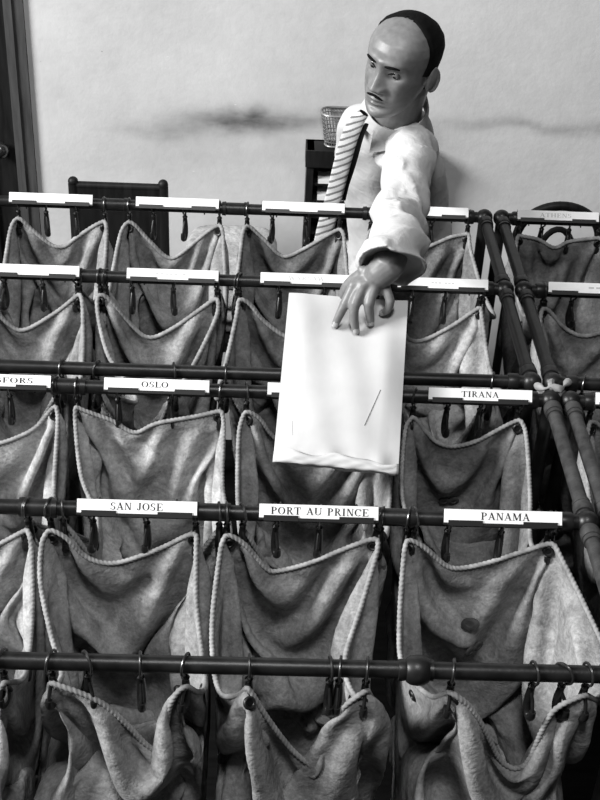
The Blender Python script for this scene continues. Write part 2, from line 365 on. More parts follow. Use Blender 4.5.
def hook(x, y, label, rz=None, tilt=0, group=None):
    loc = Vector((x, y, RZ))
    t = thing('snap_hook', loc, label, 'hook', group or 'snap hooks hung along the rails')
    if not HP:
        r, bd, g = hook_proto()
        for nm, mb, m in (('ring', r, 'ring'), ('hook_body', bd, 'steel'), ('gate', g, 'steel')):
            mb.v = [tuple(Vector(v)+loc) for v in mb.v]; HP[nm] = build(mb, nm, m, t)
    else:
        for nm, src in HP.items():
            c = src.copy(); c.parent = t; C.objects.link(c)
    t.rotation_euler = (tilt, 0, random.uniform(-.35, .35) if rz is None else rz)
    return t

# ------------------------------------------------------------------ mail bags (hung cloth)
NB, NS, NV, DV = 30, 22, 48, .0125
SLACK = .15
U = 2*(NB+NS)
DB, DF = -.034, -.036            # how far the rim hangs under the rail's axis, back and front
def edge(P, Q, ctl, n, side):
    """P->Q with control points (t, outward, dz)."""
    P, Q = np.array(P, float), np.array(Q, float); pts = [P]
    for t, o, dz in ctl:
        p = P+(Q-P)*t; p[2] += dz
        if side == 'x+': p[0] += o
        elif side == 'x-': p[0] -= o
        elif side == 'y+': p[1] += o
        else: p[1] -= o
        pts.append(p)
    return cr(pts+[Q], n)
class Bag: pass
BAGS = []
def bag(name, yb, yf, bl, br, fl, fr, back=None, left=None, right=None, front=None, cloth='canvas', hooks='', zb=0, xlim=None, depth=.14, stamps=(), note='', half=None):
    g = Bag(); g.name = name; g.yb, g.yf = yb, yf; g.c = (bl, br, fl, fr); g.cloth = cloth; g.hooks = hooks; g.stamps = stamps; g.note = note
    sb = .062
    back = back or [(.05, .004, -.004), (.13, .002, -.02), (.24, .0, -.045), (.45, -.004, -sb), (.72, 0, -.042), (.95, .004, -.010)]
    left = left or [(.05, .006, -.008), (.12, .008, -.03), (.35, .012, -.075), (.7, .012, -.085), (.94, .004, -.022)]
    right = right or [(.05, .006, -.008), (.12, .008, -.03), (.35, .012, -.075), (.7, .012, -.085), (.94, .004, -.022)]
    front = front or [(.06, .004, -.018), (.25, .006, -.10), (.5, .008, -.16), (.75, .006, -.10), (.94, .004, -.022)]
    ob = -.016; of = -.006 if yf == YR[0] else .006
    BL, BR = (bl, yb+ob, RZ+DB), (br, yb+ob, RZ+DB); FL, FR = (fl, yf+of, RZ+DF), (fr, yf+of, RZ+DF)
    g.ylo = yf-.06 if yf == YR[0] else yf+.001; g.yhi = yb-.007
    e1 = edge(BL, BR, back, NB, 'y+'); e2 = edge(BR, FR, right, NS, 'x+')
    e3 = edge(FR, FL, [(1-t, o, d) for t, o, d in front[::-1]], NB, 'y-'); e4 = edge(FL, BL, [(1-t, o, d) for t, o, d in left[::-1]], NS, 'x-')
    g.rim = np.concatenate([e1[:-1], e2[:-1], e3[:-1], e4[:-1]]); g.cx = (bl+br+fl+fr)/4; g.cy = (yb+yf)/2
    g.half = half or .125; g.hy = (yb-yf)/2
    BAGS.append(g); return g
Y1, Y2, Y3, Y4, Y5 = YR
sag = lambda a, t, s: None
# row A: bags between the bare front rail and the SAN JOSE rail
bag('leftmost front bag cut by the left edge', Y2, Y1, -.285, -.052, -.25, -.03, cloth='canvas2')
bag('the bag under the SAN JOSE card', Y2, Y1, -.020, .213, .032, .218,
    back=[(.05, .0, -.003), (.13, -.002, -.016), (.24, -.004, -.048), (.36, -.006, -.060), (.5, -.006, -.056), (.75, 0, -.032), (.94, .003, -.005)],
    left=[(.05, .010, -.010), (.2, .016, -.05), (.45, .002, -.09), (.65, -.012, -.10), (.9, .004, -.05)],
    right=[(.05, .0, -.010), (.25, .002, -.065), (.5, .014, -.10), (.7, .022, -.10), (.92, .014, -.04)],
    front=[(.1, .004, -.005), (.22, .006, -.013), (.4, .008, -.034), (.56, .010, -.072), (.72, .012, -.114), (.80, .012, -.115), (.84, .010, -.075), (.88, .008, -.03), (.94, .004, -.006)], hooks='mid')
bag('the bag under the PORT AU PRINCE card', Y2, Y1, .258, .500, .301, .466,
    back=[(.05, .0, -.003), (.14, -.002, -.020), (.27, -.006, -.062), (.34, -.006, -.068), (.55, -.006, -.050), (.8, 0, -.020), (.95, .003, -.004)],
    left=[(.05, .008, -.010), (.3, .028, -.08), (.55, .034, -.10), (.75, .029, -.10), (.93, .010, -.04)],
    right=[(.05, .0, -.010), (.25, -.018, -.07), (.5, -.036, -.11), (.70, -.016, -.115), (.85, .012, -.075), (.95, .006, -.03)],
    front=[(.05, .004, -.012), (.2, .008, -.06), (.4, .010, -.115), (.58, .012, -.145), (.66, .012, -.145), (.71, .012, -.10), (.76, .010, -.045), (.84, .008, -.02), (.94, .004, -.006)], cloth='canvas', hooks='mid', stamps=())
bag('the bag under the PANAMA card', Y2, Y1, .545, .780, .580, .770,
    back=[(.05, .0, -.003), (.14, -.002, -.016), (.28, -.006, -.046), (.37, -.006, -.052), (.55, -.006, -.040), (.8, 0, -.018), (.95, .003, -.004)],
    left=[(.05, .006, -.010), (.3, .022, -.08), (.55, .030, -.10), (.85, .012, -.06)],
    right=[(.06, .01, -.012), (.3, .045, -.05), (.6, .07, -.075), (.9, .03, -.04)],
    front=[(.05, .004, -.004), (.15, .006, -.02), (.28, .010, -.060), (.45, .012, -.125), (.58, .012, -.142), (.66, .012, -.125), (.71, .010, -.07), (.77, .008, -.025), (.9, .004, -.006)], hooks='mid', stamps=((.5, .115), (.5, .175), (.5, .25)))
# row B: between the SAN JOSE rail and the OSLO rail
bag('the bag under the GFORS card', Y3, Y2, -.290, -.058, -.270, -.05, cloth='canvas2',
    back=[(.05, .0, -.004), (.11, .0, -.018), (.3, -.004, -.07), (.5, -.006, -.085), (.8, 0, -.055), (.95, .003, -.012)], right=[(.06, .004, -.02), (.35, .006, -.07), (.7, .014, -.085), (.94, .004, -.022)])
bag('the bag under the OSLO card', Y3, Y2, -.024, .238, .000, .250, cloth='canvas2',
    back=[(.05, .0, -.008), (.25, 0, -.030), (.40, -.004, -.052), (.55, -.004, -.030), (.8, 0, -.016), (.96, .003, -.005)],
    left=[(.06, .0, -.03), (.3, -.012, -.085), (.55, -.042, -.105), (.8, -.040, -.09), (.95, -.004, -.03)],
    right=[(.06, .004, -.025), (.35, .002, -.08), (.7, .016, -.09), (.94, .004, -.03)])
bag('the bag half behind the lower left corner of the envelope', Y3, Y2, .280, .540, .283, .506,
    back=[(.05, .0, -.004), (.11, .0, -.018), (.22, 0, -.06), (.45, -.004, -.085), (.8, 0, -.045), (.95, .003, -.012)],
    left=[(.06, .01, -.03), (.35, .010, -.08), (.7, .004, -.08), (.94, .0, -.03)], stamps=((.48, .16),))
bag('the bag under the TIRANA card', Y3, Y2, .582, .778, .555, .775, cloth='canvas3',
    back=[(.05, .0, -.010), (.22, -.002, -.05), (.38, -.004, -.062), (.6, -.004, -.05), (.85, 0, -.018), (.96, .003, -.006)],
    left=[(.06, .012, -.02), (.35, .010, -.09), (.7, -.012, -.10), (.94, .0, -.04)],
    right=[(.06, .01, -.02), (.35, .012, -.08), (.7, .0, -.10), (.94, .004, -.04)], stamps=((.48, .15),))
bag('the bag cut by the right edge beyond the end pipes', Y3, Y2, .905, 1.13, .905, 1.13)
# row C: between the front rail of the rear rack and the WARSAW rail
bag('the bag at the left edge in front of the second rail from the wall', Y4, YF, -.290, -.070, -.28, -.055, cloth='canvas',
    back=[(.05, .0, -.004), (.11, .0, -.018), (.3, -.004, -.075), (.45, -.006, -.09), (.75, 0, -.05), (.95, .003, -.012)])
bag('the bag under the worn card left of the WARSAW card', Y4, YF, -.032, .212, .005, .150, cloth='canvas',
    back=[(.05, .0, -.004), (.11, .0, -.018), (.28, -.002, -.075), (.42, -.004, -.10), (.62, -.004, -.075), (.85, 0, -.03), (.96, .003, -.008)],
    left=[(.05, .004, -.03), (.3, -.016, -.085), (.5, -.055, -.11), (.7, -.07, -.11), (.93, -.02, -.04)],
    right=[(.06, .004, -.03), (.35, -.02, -.09), (.7, -.03, -.09), (.94, .004, -.03)])
bag('the bag under the WARSAW card', Y4, YF, .255, .520, .24, .49, cloth='canvas3',
    back=[(.05, .0, -.004), (.11, .0, -.018), (.2, -.002, -.05), (.42, -.004, -.09), (.65, -.004, -.07), (.9, 0, -.02)],
    left=[(.06, .002, -.03), (.35, .016, -.09), (.7, .024, -.09), (.94, .004, -.03)])
bag('the bag under the worn card right of the hand', Y4, YF, .560, .757, .555, .735, cloth='canvas2',
    back=[(.05, .0, -.004), (.11, .0, -.018), (.25, -.002, -.08), (.42, -.004, -.085), (.7, -.004, -.05), (.92, 0, -.014)],
    right=[(.06, .006, -.03), (.35, .025, -.09), (.7, .055, -.09), (.94, .01, -.03)])
bag('the bag right of the paired end pipes on the second rail from the wall', Y4, YF, .885, 1.10, .90, 1.10, cloth='canvas')
# row D: between the WARSAW rail and the farthest rail
bag('the leftmost bag on the farthest rail', Y5, Y4, -.257, -.058, -.26, -.075, cloth='canvas',
    back=[(.05, .0, -.004), (.11, .0, -.018), (.2, -.002, -.036), (.40, -.004, -.068), (.55, -.004, -.066), (.62, -.002, -.052), (.85, 0, -.018), (.96, .003, -.006)],
    left=[(.06, .012, -.02), (.35, .014, -.07), (.7, .012, -.085), (.94, .004, -.022)])
bag('the second bag from the left on the farthest rail', Y5, Y4, -.006, .203, -.02, .215, cloth='canvas',
    back=[(.05, .0, -.004), (.11, .0, -.018), (.2, -.002, -.04), (.42, -.004, -.088), (.55, -.004, -.08), (.85, 0, -.022), (.96, .003, -.006)],
    left=[(.06, .014, -.02), (.35, .02, -.07), (.7, .016, -.085), (.94, .004, -.022)])
bag('the bag on the farthest rail just left of the man', Y5, Y4, .262, .478, .25, .49, cloth='canvas3',
    back=[(.05, .0, -.004), (.11, .0, -.018), (.2, -.002, -.035), (.40, -.004, -.075), (.6, -.004, -.056), (.85, 0, -.020), (.96, .003, -.006)])
bag('the bag on the farthest rail behind the sleeve', Y5, Y4, .545, .772, .54, .765, cloth='canvas3',
    back=[(.05, .0, -.004), (.11, .0, -.018), (.3, -.002, -.04), (.5, -.004, -.045), (.7, -.004, -.025), (.82, 0, -.012), (.96, .003, -.006)],
    right=[(.06, .004, -.03), (.35, .03, -.09), (.7, .045, -.09), (.94, .01, -.03)])
bag('the bag under the ATHENS card', Y5, Y4, .885, 1.075, .89, 1.08, cloth='canvas3',
    back=[(.05, .0, -.004), (.25, -.002, -.010), (.42, -.004, -.028), (.50, -.004, -.028), (.62, 0, -.014), (.95, .003, -.004)])

def simulate():
    B = len(BAGS); t0 = time.time()
    X = np.zeros((B, NV, U, 3)); rim = np.stack([g.rim for g in BAGS])
    seg = np.linalg.norm(np.roll(rim, -1, 1)-rim, axis=2)          # B,U rest lengths along the rim
    cxy = np.array([[g.cx, g.cy] for g in BAGS]); yb = np.array([g.yb for g in BAGS])[:, None, None]; yf = np.array([g.yf for g in BAGS])[:, None, None]
    half = np.array([g.half for g in BAGS])[:, None, None]; hy = np.array([g.hy for g in BAGS])[:, None, None]
    for k in range(NV):
        s = min(1, k/14.)
        X[:, k] = rim; X[:, k, :, 2] -= k*DV
        X[:, k, :, :2] = (X[:, k, :, :2]-cxy[:, None])*(1-.30*s)+cxy[:, None]
    X[:, 1:] += rng.normal(0, .002, X[:, 1:].shape)
    ctr = np.stack([X[:, :, :, 0]-cxy[:, 0][:, None, None], X[:, :, :, 1]-cxy[:, 1][:, None, None]], -1); ctr /= np.linalg.norm(ctr, axis=-1, keepdims=True)+1e-9
    uu = np.arange(U)*2*PI/U; amp = np.clip(np.arange(NV)/12., 0, 1)*.0055
    for i in range(B):
        f = sum(rng.uniform(.4, 1)*np.cos(k*uu+rng.uniform(0, 6.3)) for k in (5, 7, 9, 12, 15))*.6
        X[i, :, :, :2] += ctr[i]*(amp[:, None]*f[None, :])[..., None]
    Pv = X.copy(); g = np.array([0, 0, -9.8])*(1/60.)**2*1.0
    ar = np.arange(U)
    def hpairs(step, cols):
        out = []
        for c in range(cols):
            a = ar[(ar//step) % 2 == c] if step > 1 else ar[c::2]; out.append((a, (a+step) % U))
        return out
    H1 = hpairs(1, 2); H2 = hpairs(2, 2)
    isf = np.zeros(U); isf[NB+NS-1:2*NB+NS+1] = 1; slk = np.stack([np.where(isf > 0, .02 if g_.yf == YR[0] else SLACK, SLACK) for g_ in BAGS]); su = 1+slk[:, None, :]*np.clip(np.arange(NV)/6., 0, 1)[None, :, None]; r1 = seg[:, None, :]*su; r2 = (seg+np.roll(seg, -1, 1))[:, None, :]*su; dg = np.sqrt(r1**2+DV**2)
    rows = np.arange(NV)
    W = np.ones((NV,)); W[0] = 0
    def con(va, ua, vb, ub, rest, k, wa, wb, only_stretch=False):
        a = X[:, va][:, :, ua] if not isinstance(ua, slice) else X[:, va]
        b = X[:, vb][:, :, ub] if not isinstance(ub, slice) else X[:, vb]
        d = b-a; L = np.sqrt((d*d).sum(-1))+1e-9
        e = (L-rest)/L
        if only_stretch: e = np.maximum(e, 0)
        d *= (k*e/(wa+wb))[..., None]
        if isinstance(ua, slice): X[:, va] += d*wa[..., None]; X[:, vb] -= d*wb[..., None]
        else:
            X[np.ix_(range(B), va, ua)] += d*wa[..., None]; X[np.ix_(range(B), vb, ub)] -= d*wb[..., None]
    sl = slice(None); allv = rows[1:]
    one = lambda n: np.ones((1, n, 1))
    ev = [rows[:-1][p::2] for p in (0, 1)]; ev2 = [rows[:-2][(rows[:-2]//2) % 2 == p] for p in (0, 1)]
    w_of = lambda v: W[v][None, :, None]
    ylo = np.array([g_.ylo for g_ in BAGS])[:, None, None]; yhi = np.array([g_.yhi for g_ in BAGS])[:, None, None]; topz = (RZ-.04)
    NIT = 200
    hv = half+.004-np.where(yf < YR[0]+.01, .004, .022)*np.clip((np.arange(NV)[2:]-5)/18., 0, 1)[None, :, None]
    pw = np.where(yf < YR[0]+.01, 6.0, 2.6)
    for it in range(NIT):
        damp = .965 if it < NIT-30 else .85
        V = (X-Pv)*damp; Pv = X.copy(); X[:, 1:] += V[:, 1:]+g
        X[:, -8:, :, :2] += (cxy[:, None, None]-X[:, -8:, :, :2])*.0025
        for sub in range(2):
            for ua, ub in H1: con(allv, ua, allv, ub, r1[:, 1:][:, :, ua], .9, one(len(allv)), one(len(allv)))
            for v in ev: con(v, sl, v+1, sl, DV, .95, w_of(v), w_of(v+1))
            for v in ev:
                # shear, both diagonals, by row parity
                for s in (1, -1):
                    a = X[:, v]; b = np.roll(X[:, v+1], -s, 2); d = b-a; L = np.sqrt((d*d).sum(-1))+1e-9
                    rest = (dg if s == 1 else np.roll(dg, 1, 2))[:, v]
                    wa, wb = w_of(v), w_of(v+1); d *= (.7*(L-rest)/L/(wa+wb))[..., None]
                    X[:, v] += d*wa[..., None]; X[:, v+1] -= np.roll(d*wb[..., None], s, 2)
            for ua, ub in H2: con(allv, ua, allv, ub, r2[:, 1:][:, :, ua], .02, one(len(allv)), one(len(allv)))
            for v in ev2: con(v, sl, v+2, sl, 2*DV, .03, w_of(v), w_of(v+2))
            # letters inside: keep the lower body open;  neighbours and rails: stay in the bay
            dfr = (X[..., 1] < cxy[:, 1][:, None, None])&(yf < YR[0]+.01); dep = np.clip((topz-X[..., 2]-np.where(dfr, .10, .16))/np.where(dfr, .20, .25), 0, 1); dep = dep*dep*(3-2*dep)
            dx = (X[..., 0]-cxy[:, 0][:, None, None]); dy = (X[..., 1]-cxy[:, 1][:, None, None])
            hx_, hy_ = half*np.where(dfr, .97, .70)*dep+1e-4, hy*np.where(dfr, .90, .72)*dep+1e-4
            q = (np.abs(dx/hx_)**pw+np.abs(dy/hy_)**pw)**(1/pw)
            push = np.where((q < 1) & (dep > .02), np.minimum(1/np.maximum(q, .15), 1.3), 1.)
            push[:, 0] = 1
            X[..., 0] += dx*(push-1)*.5; X[..., 1] += dy*(push-1)*.5
            for v in range(1, NV):                # cloth does not stretch under its own weight
                d = X[:, v]-X[:, v-1]; L = np.sqrt((d*d).sum(-1))+1e-9; X[:, v] = X[:, v-1]+d*(np.minimum(L, DV*1.02)/L)[..., None]
            X[:, 2:, :, 0] = np.clip(X[:, 2:, :, 0], cxy[:, 0][:, None, None]-hv, cxy[:, 0][:, None, None]+hv)
            X[:, 2:, :, 1] = np.clip(X[:, 2:, :, 1], ylo, yhi)
    # creases fanning out from the four hooks
    ucs = (0, NB, NB+NS, 2*NB+NS); nrm = np.cross(np.roll(X, -1, 2)-np.roll(X, 1, 2), np.gradient(X, axis=1)); nrm /= np.linalg.norm(nrm, axis=-1, keepdims=True)+1e-9
    disp = np.zeros(X.shape[:3])
    for i in range(B):
        wid = np.cumsum(seg[i])
        for uc in ucs:
            du = wid-wid[uc]; per = wid[-1]; du = (du+per/2) % per-per/2
            dd = np.arange(NV)[:, None]*DV+.004; r = np.sqrt(du[None]**2+dd**2); ph = np.arctan2(du[None]+0*dd, dd)
            p1, p2 = rng.uniform(0, 6.3, 2)
            fan = np.cos(ph*8.5+p1+r*6)*.6+np.cos(ph*15+p2-r*9)*.35
            disp[i] += .0058*fan*np.clip(r/.035, 0, 1)*np.exp(-(r/.15)**2)
        for _ in range(16):       # knocks and crumples
            u0, v0, a, l, wd_, am = rng.randint(U), rng.randint(4, 34), rng.uniform(0, PI), rng.uniform(.04, .09), rng.uniform(.006, .012), rng.uniform(-.0035, .0035)
            du = wid-wid[u0]; per = wid[-1]; du = (du+per/2) % per-per/2; dd = (np.arange(NV)[:, None]-v0)*DV
            aa, bb_ = du[None]*math.cos(a)+dd*math.sin(a), -du[None]*math.sin(a)+dd*math.cos(a)+.25*(du[None]*math.cos(a)+dd*math.sin(a))**2/.05
            disp[i] += am*np.exp(-(aa/l)**2-(bb_/wd_)**2)
    disp *= np.clip(np.arange(NV)/3., 0, 1)[None, :, None]; disp[:, 3] -= .0022        # stitched hem under the rope
    X = X+nrm*disp[..., None]
    print('cloth', round(time.time()-t0, 1), 's')
    return X
SIM = simulate()

BAGNAMES = [
 ('the bag left of SAN JOSE', 'pale canvas mail bag at the left edge, left of the SAN JOSE bag'),
 ('the SAN JOSE bag', 'grey canvas mail bag hung open below the SAN JOSE card'),
 ('the PORT AU PRINCE bag', 'grey canvas mail bag hung open below the PORT AU PRINCE card'),
 ('the PANAMA bag', 'grey canvas mail bag with dark washers on its back, below the PANAMA card'),
 ('the GFORS bag', 'pale canvas mail bag at the left edge, below the card ending in GFORS'),
 ('the OSLO bag', 'pale canvas mail bag hung wide open below the OSLO card'),
 ('the bag below the envelope', 'grey canvas mail bag half hidden by the lower part of the envelope'),
 ('the TIRANA bag', 'dark canvas mail bag with drooping back rim below the TIRANA card'),
 ('the bag right of TIRANA', 'canvas mail bag at the right edge, beyond the brown end pipes'),
 ('the bag behind GFORS', 'grey canvas mail bag at the left edge, just behind the GFORS card'),
 ('the bag behind OSLO', 'grey canvas mail bag just behind the OSLO card and bare rail'),
 ('the WARSAW bag', 'dark canvas mail bag behind the upper left of the envelope, below the WARSAW card'),
 ('the bag right of the envelope', 'pale canvas mail bag just right of the upper envelope, behind the TIRANA card'),
 ('the bag before the ATHENS bag', 'grey canvas mail bag at the right, in front of the one below ATHENS'),
 ('the leftmost farthest bag', 'leftmost grey canvas mail bag on the farthest rail, in front of the dark chair'),
 ('the second farthest bag', 'grey canvas mail bag second from left on the farthest rail'),
 ('the bag left of the tie', 'dark canvas mail bag on the farthest rail, just left of the sleeve'),
 ('the bag behind the sleeve', 'dark canvas mail bag on the farthest rail, partly behind the shirt sleeve'),
 ('the ATHENS bag', 'dark canvas mail bag on the farthest rail below the ATHENS card')]
def bag_mesh(g, X, idx):
    root = thing('mail_bag', (g.cx, g.cy, RZ-.04-NV*DV), None, 'mail bag', 'canvas mail bags hung open by their corners')
    root['label'] = BAGNAMES[idx][1]
    V = X.reshape(-1, 3); fs = []
    for k in range(NV-1):
        for u in range(U): fs.append((k*U+u, k*U+(u+1) % U, (k+1)*U+(u+1) % U, (k+1)*U+u))
    c = X[-1].mean(0); b = MB(); b.add([Vector(v) for v in V]+[Vector(c)], fs+[((NV-1)*U+u, (NV-1)*U+(u+1) % U, NV*U) for u in range(U)])
    o = build(b, 'canvas_body', g.cloth, root, angle=180)
    m = o.modifiers.new('sub', 'SUBSURF'); m.levels = 1; m.render_levels = 1
    m = o.modifiers.new('th', 'SOLIDIFY'); m.thickness = .0016; m.offset = 0
    # laid rope sewn round the mouth
    near = g.yb < 2.0
    pitch, rr = (.0074, .0039) if near else (.009, .0044)
    L = X[0]; L = np.concatenate([L, L[:1]]); n = int(np.linalg.norm(np.diff(L, axis=0), axis=1).sum()/pitch*(6 if near else 4)/2)*2
    # periodic smoothing
    Q = np.concatenate([L[:-1]]*3); d = np.concatenate([[0], np.cumsum(np.linalg.norm(np.diff(Q, axis=0), axis=1))])
    N = U; s0, s1 = d[N], d[2*N]; q = np.linspace(s0, s1, n, endpoint=False); P = np.stack([np.interp(q, d, Q[:, k]) for k in range(3)], 1)
    for _ in range(26 if near else 18): P = (np.roll(P, 1, 0)+P*2+np.roll(P, -1, 0))/4
    P[:, 2] += .002; T = np.roll(P, -1, 0)-np.roll(P, 1, 0); T /= np.linalg.norm(T, axis=1)[:, None]
    up_ = np.array([g.cx, g.cy, RZ-.5])-P; up_ -= T*(up_*T).sum(1)[:, None]; up_ /= np.linalg.norm(up_, axis=1)[:, None]; w = np.cross(T, up_)
    nk = 10; th = np.linspace(0, 2*PI, nk, endpoint=False); turns = round((s1-s0)/pitch); ph = np.linspace(0, turns*PI*2, n, endpoint=False)
    R = rr*(1+.13*np.cos(2*th[None, :]-ph[:, None]))
    VV = P[:, None, :]+R[..., None]*(up_[:, None, :]*np.cos(th)[None, :, None]+w[:, None, :]*np.sin(th)[None, :, None])
    b = MB(); b.add([Vector(v) for v in VV.reshape(-1, 3)], [(i*nk+k, i*nk+(k+1) % nk, ((i+1) % n)*nk+(k+1) % nk, ((i+1) % n)*nk+k) for i in range(n) for k in range(nk)])
    build(b, 'rim_rope', 'rope', root, angle=180)
    # brass eyelets: four corners in use, one spare in each side
    def eyelet(u, v, scale=1):
        p = Vector(X[v, u]); a = Vector(X[v, (u+1) % U])-Vector(X[v, (u-1) % U]); bb = Vector(X[v+1, u])-Vector(X[v-1, u])
        nrm = a.cross(bb).normalized(); a.normalize(); bb = nrm.cross(a)
        b = MB(); pr = [(.0045, .0012), (.0055, .0026), (.0075, .0030), (.0092, .0018), (.0098, .0), (.0092, -.0018), (.0075, -.003), (.0055, -.0026), (.0045, -.0012)]
        k = 18; rings = [[p+(a*math.cos(2*PI*i/k)+bb*math.sin(2*PI*i/k))*r*scale+nrm*z for i in range(k)] for r, z in pr]
        b.loft(rings, cap=False)
        for zz in (.0014, -.0014): b.cur = 1; b.add([p+(a*math.cos(2*PI*i/k)+bb*math.sin(2*PI*i/k))*.0050*scale+nrm*zz for i in range(k)], [tuple(range(k))])
        build(b, 'eyelet', ['steel', 'black'], root)
    for u in (1, NB-1, NB+NS+1, 2*NB+NS-1): eyelet(u, 1)
    eyelet(NB+int(NS*.62), 2); eyelet(2*NB+NS+int(NS*.38), 2)
    # paired leather washers riveted down the back wall
    for j, (fu, dep) in enumerate(g.stamps):
        u0 = int(NB*fu); v = max(2, int(dep/DV))
        for s in ((-1, 1) if j or len(g.stamps) == 1 else (0, )):
            p = Vector(X[v, u0]); a = (Vector(X[v, u0+2])-Vector(X[v, u0-2])).normalized(); bb = Vector(X[v+1, u0])-Vector(X[v-1, u0]); nrm = a.cross(bb).normalized(); bb = nrm.cross(a)
            if nrm.y > 0: nrm = -nrm
            p = p+a*(s*.0095)+nrm*.0045
            k = 20; rx, ry = (.0155, .0105) if s == 0 else (.0105, .0098)
            b = MB(); rings = [[p+a*math.cos(2*PI*i/k)*rx*q+bb*math.sin(2*PI*i/k)*ry*q+nrm*z for i in range(k)] for q, z in ((1, -.002), (1, .0012), (.85, .002), (.45, .002), (.4, .001))]
            b.loft(rings); build(b, 'washer', 'stamp', root)
    return root
CORN = ('left back corner', 'right back corner', 'left front corner', 'right front corner')
for i, g in enumerate(BAGS):
    bag_mesh(g, SIM[i], i)
    nm = BAGNAMES[i][0]
    for k, x in enumerate(g.c):
        y = g.yb if k < 2 else g.yf
        hook(x+(.002 if k in (0, 2) else -.002), y, 'snap hook at the %s of %s' % (CORN[k], nm))
    w = g.c[1]-g.c[0]
    for s, f in (('left', .30+random.uniform(-.03, .03)), ('right', .64+random.uniform(-.03, .03))):
        hook(g.c[0]+w*f, g.yb, 'empty snap hook, %s of two, over the back of %s' % (s, nm))
for x, l, rz in ((.083, 'empty snap hook tilted back on the bare front rail, left of two', .5), (.155, 'empty snap hook on the bare front rail, right of two before the SAN JOSE bag', .1),
                 (.414, 'empty snap hook, left one of the close pair on the bare front rail', .1), (.427, 'empty snap hook, right one of the close pair on the bare front rail', -.1),
                 (.694, 'empty snap hook on the bare front rail before the PANAMA bag', .2), (.735, 'empty snap hook on the bare front rail second from the right edge', .7)):
    hook(x, Y1, l, rz)

# ------------------------------------------------------------------ envelope
A_TL, A_TR = atZ(289, 293, .15), atZ(408, 301, .15); A_BL, A_BR = atZ(273, 462, -.045), atZ(398, 475, -.045)
EN = (A_TR-A_TL).cross(A_BL-A_TL).normalized()
if EN.dot(CAMPOS-A_TL) < 0: EN = -EN
def onenv(px, py, h):
    d = ray(px, py); t = (A_TL-CAMPOS).dot(EN)/d.dot(EN); p = CAMPOS+d*t
    return p+(CAMPOS-p).normalized()*h/((CAMPOS-p).normalized().dot(EN))
def envelope():
    t = thing('envelope', (A_BL+A_BR)/2, 'large pale paper envelope held over the open bags by the man in the white shirt', 'envelope')
    n, m = 28, 40; top, bot = [], []
    def wav(s, v): return .0022*math.sin(7*s+2.5*v)*math.sin(5*v+1)+.0012*math.sin(19*s-6*v)-.010*math.exp(-((s-.52)/.25)**2)*math.exp(-((v-.12)/.13)**2)
    def thick(s, v):
        e = min(s, 1-s)*2; f = min(1, e*3.2)
        return (.0012+.011*f*(min(1, v*2.2))*(1-max(0, v-.9)*4))
    for j in range(m+1):
        v = j/m
        for i in range(n+1):
            s = i/n; p = (A_TL*(1-s)+A_TR*s)*(1-v)+(A_BL*(1-s)+A_BR*s)*v
            w = .0022*math.sin(7*s+2.5*v)*math.sin(5*v+1)+.0012*math.sin(19*s-6*v)
            w += -.010*math.exp(-((s-.52)/.25)**2)*math.exp(-((v-.12)/.13)**2)
            # bottom fold crumple
            w += (.004*math.sin(16*s+1)+.003*math.sin(31*s))*max(0, (v-.88)/.12)
            th = thick(s, v)
            top.append(p+EN*(w+th)); bot.append(p+EN*(w-th))
    k = n+1; fs = []
    for j in range(m):
        for i in range(n): fs.append((j*k+i, (j+1)*k+i, (j+1)*k+i+1, j*k+i+1))
    N = len(top); fb = [tuple(a+N for a in f[::-1]) for f in fs]
    bd = [(0*k+i) for i in range(n+1)]+[j*k+n for j in range(1, m+1)]+[m*k+i for i in range(n-1, -1, -1)]+[j*k for j in range(m-1, 0, -1)]
    side = [(bd[q], bd[(q+1) % len(bd)], bd[(q+1) % len(bd)]+N, bd[q]+N) for q in range(len(bd))]
    b = MB(); b.add(top+bot, fs+fb+side); build(b, 'body', 'paper', t, angle=60)
    # folded bottom flap: lower edge turned up over the front
    P = lambda s, v, h: (A_TL*(1-s)+A_TR*s)*(1-v)+(A_BL*(1-s)+A_BR*s)*v+EN*h
    b = MB(); vs = []; nn = 40
    for i in range(nn+1):
        s = i/nn
        ed = .945-.028*math.exp(-((s-.12)/.08)**2)+.012*math.sin(9*s)+.006*math.sin(23*s)
        for q in range(6):
            v = 1.004+(ed-1.004)*q/5
            e = min(s, 1-s)*2; h = (.0135*min(1, e*3.2)*(1-max(0, v-.9)*4)) +.004+.003*math.sin(q/5*PI)+.0022*math.sin(17*s+q)+.0015*math.sin(37*s-2*q)
            vs.append(P(s, v, h))
    b.add(vs, [(i*6+q, i*6+q+1, (i+1)*6+q+1, (i+1)*6+q) for i in range(nn) for q in range(5)])
    o = build(b, 'bottom_fold', 'paper', t, angle=80); mm = o.modifiers.new('s', 'SOLIDIFY'); mm.thickness = .0012
    PP = lambda s, v: (A_TL*(1-s)+A_TR*s)*(1-v)+(A_BL*(1-s)+A_BR*s)*v+EN*(wav(s, v)+thick(s, v)+.0006)
    b = MB(); b.tube([PP(.815+(.705-.815)*q, .545+(.755-.545)*q) for q in np.linspace(0, 1, 16)], .0008, 6, flat=(1, .6)); build(b, 'pencil_stroke', 'pencil', t)
    b = MB()
    for k in range(7): p0, p1 = PP(.125+.002*k, .765+.012*k), PP(.125+.002*k, .773+.012*k); b.tube([p0, p1], .0007, 5)
    build(b, 'small_print', 'faint', t)
envelope()

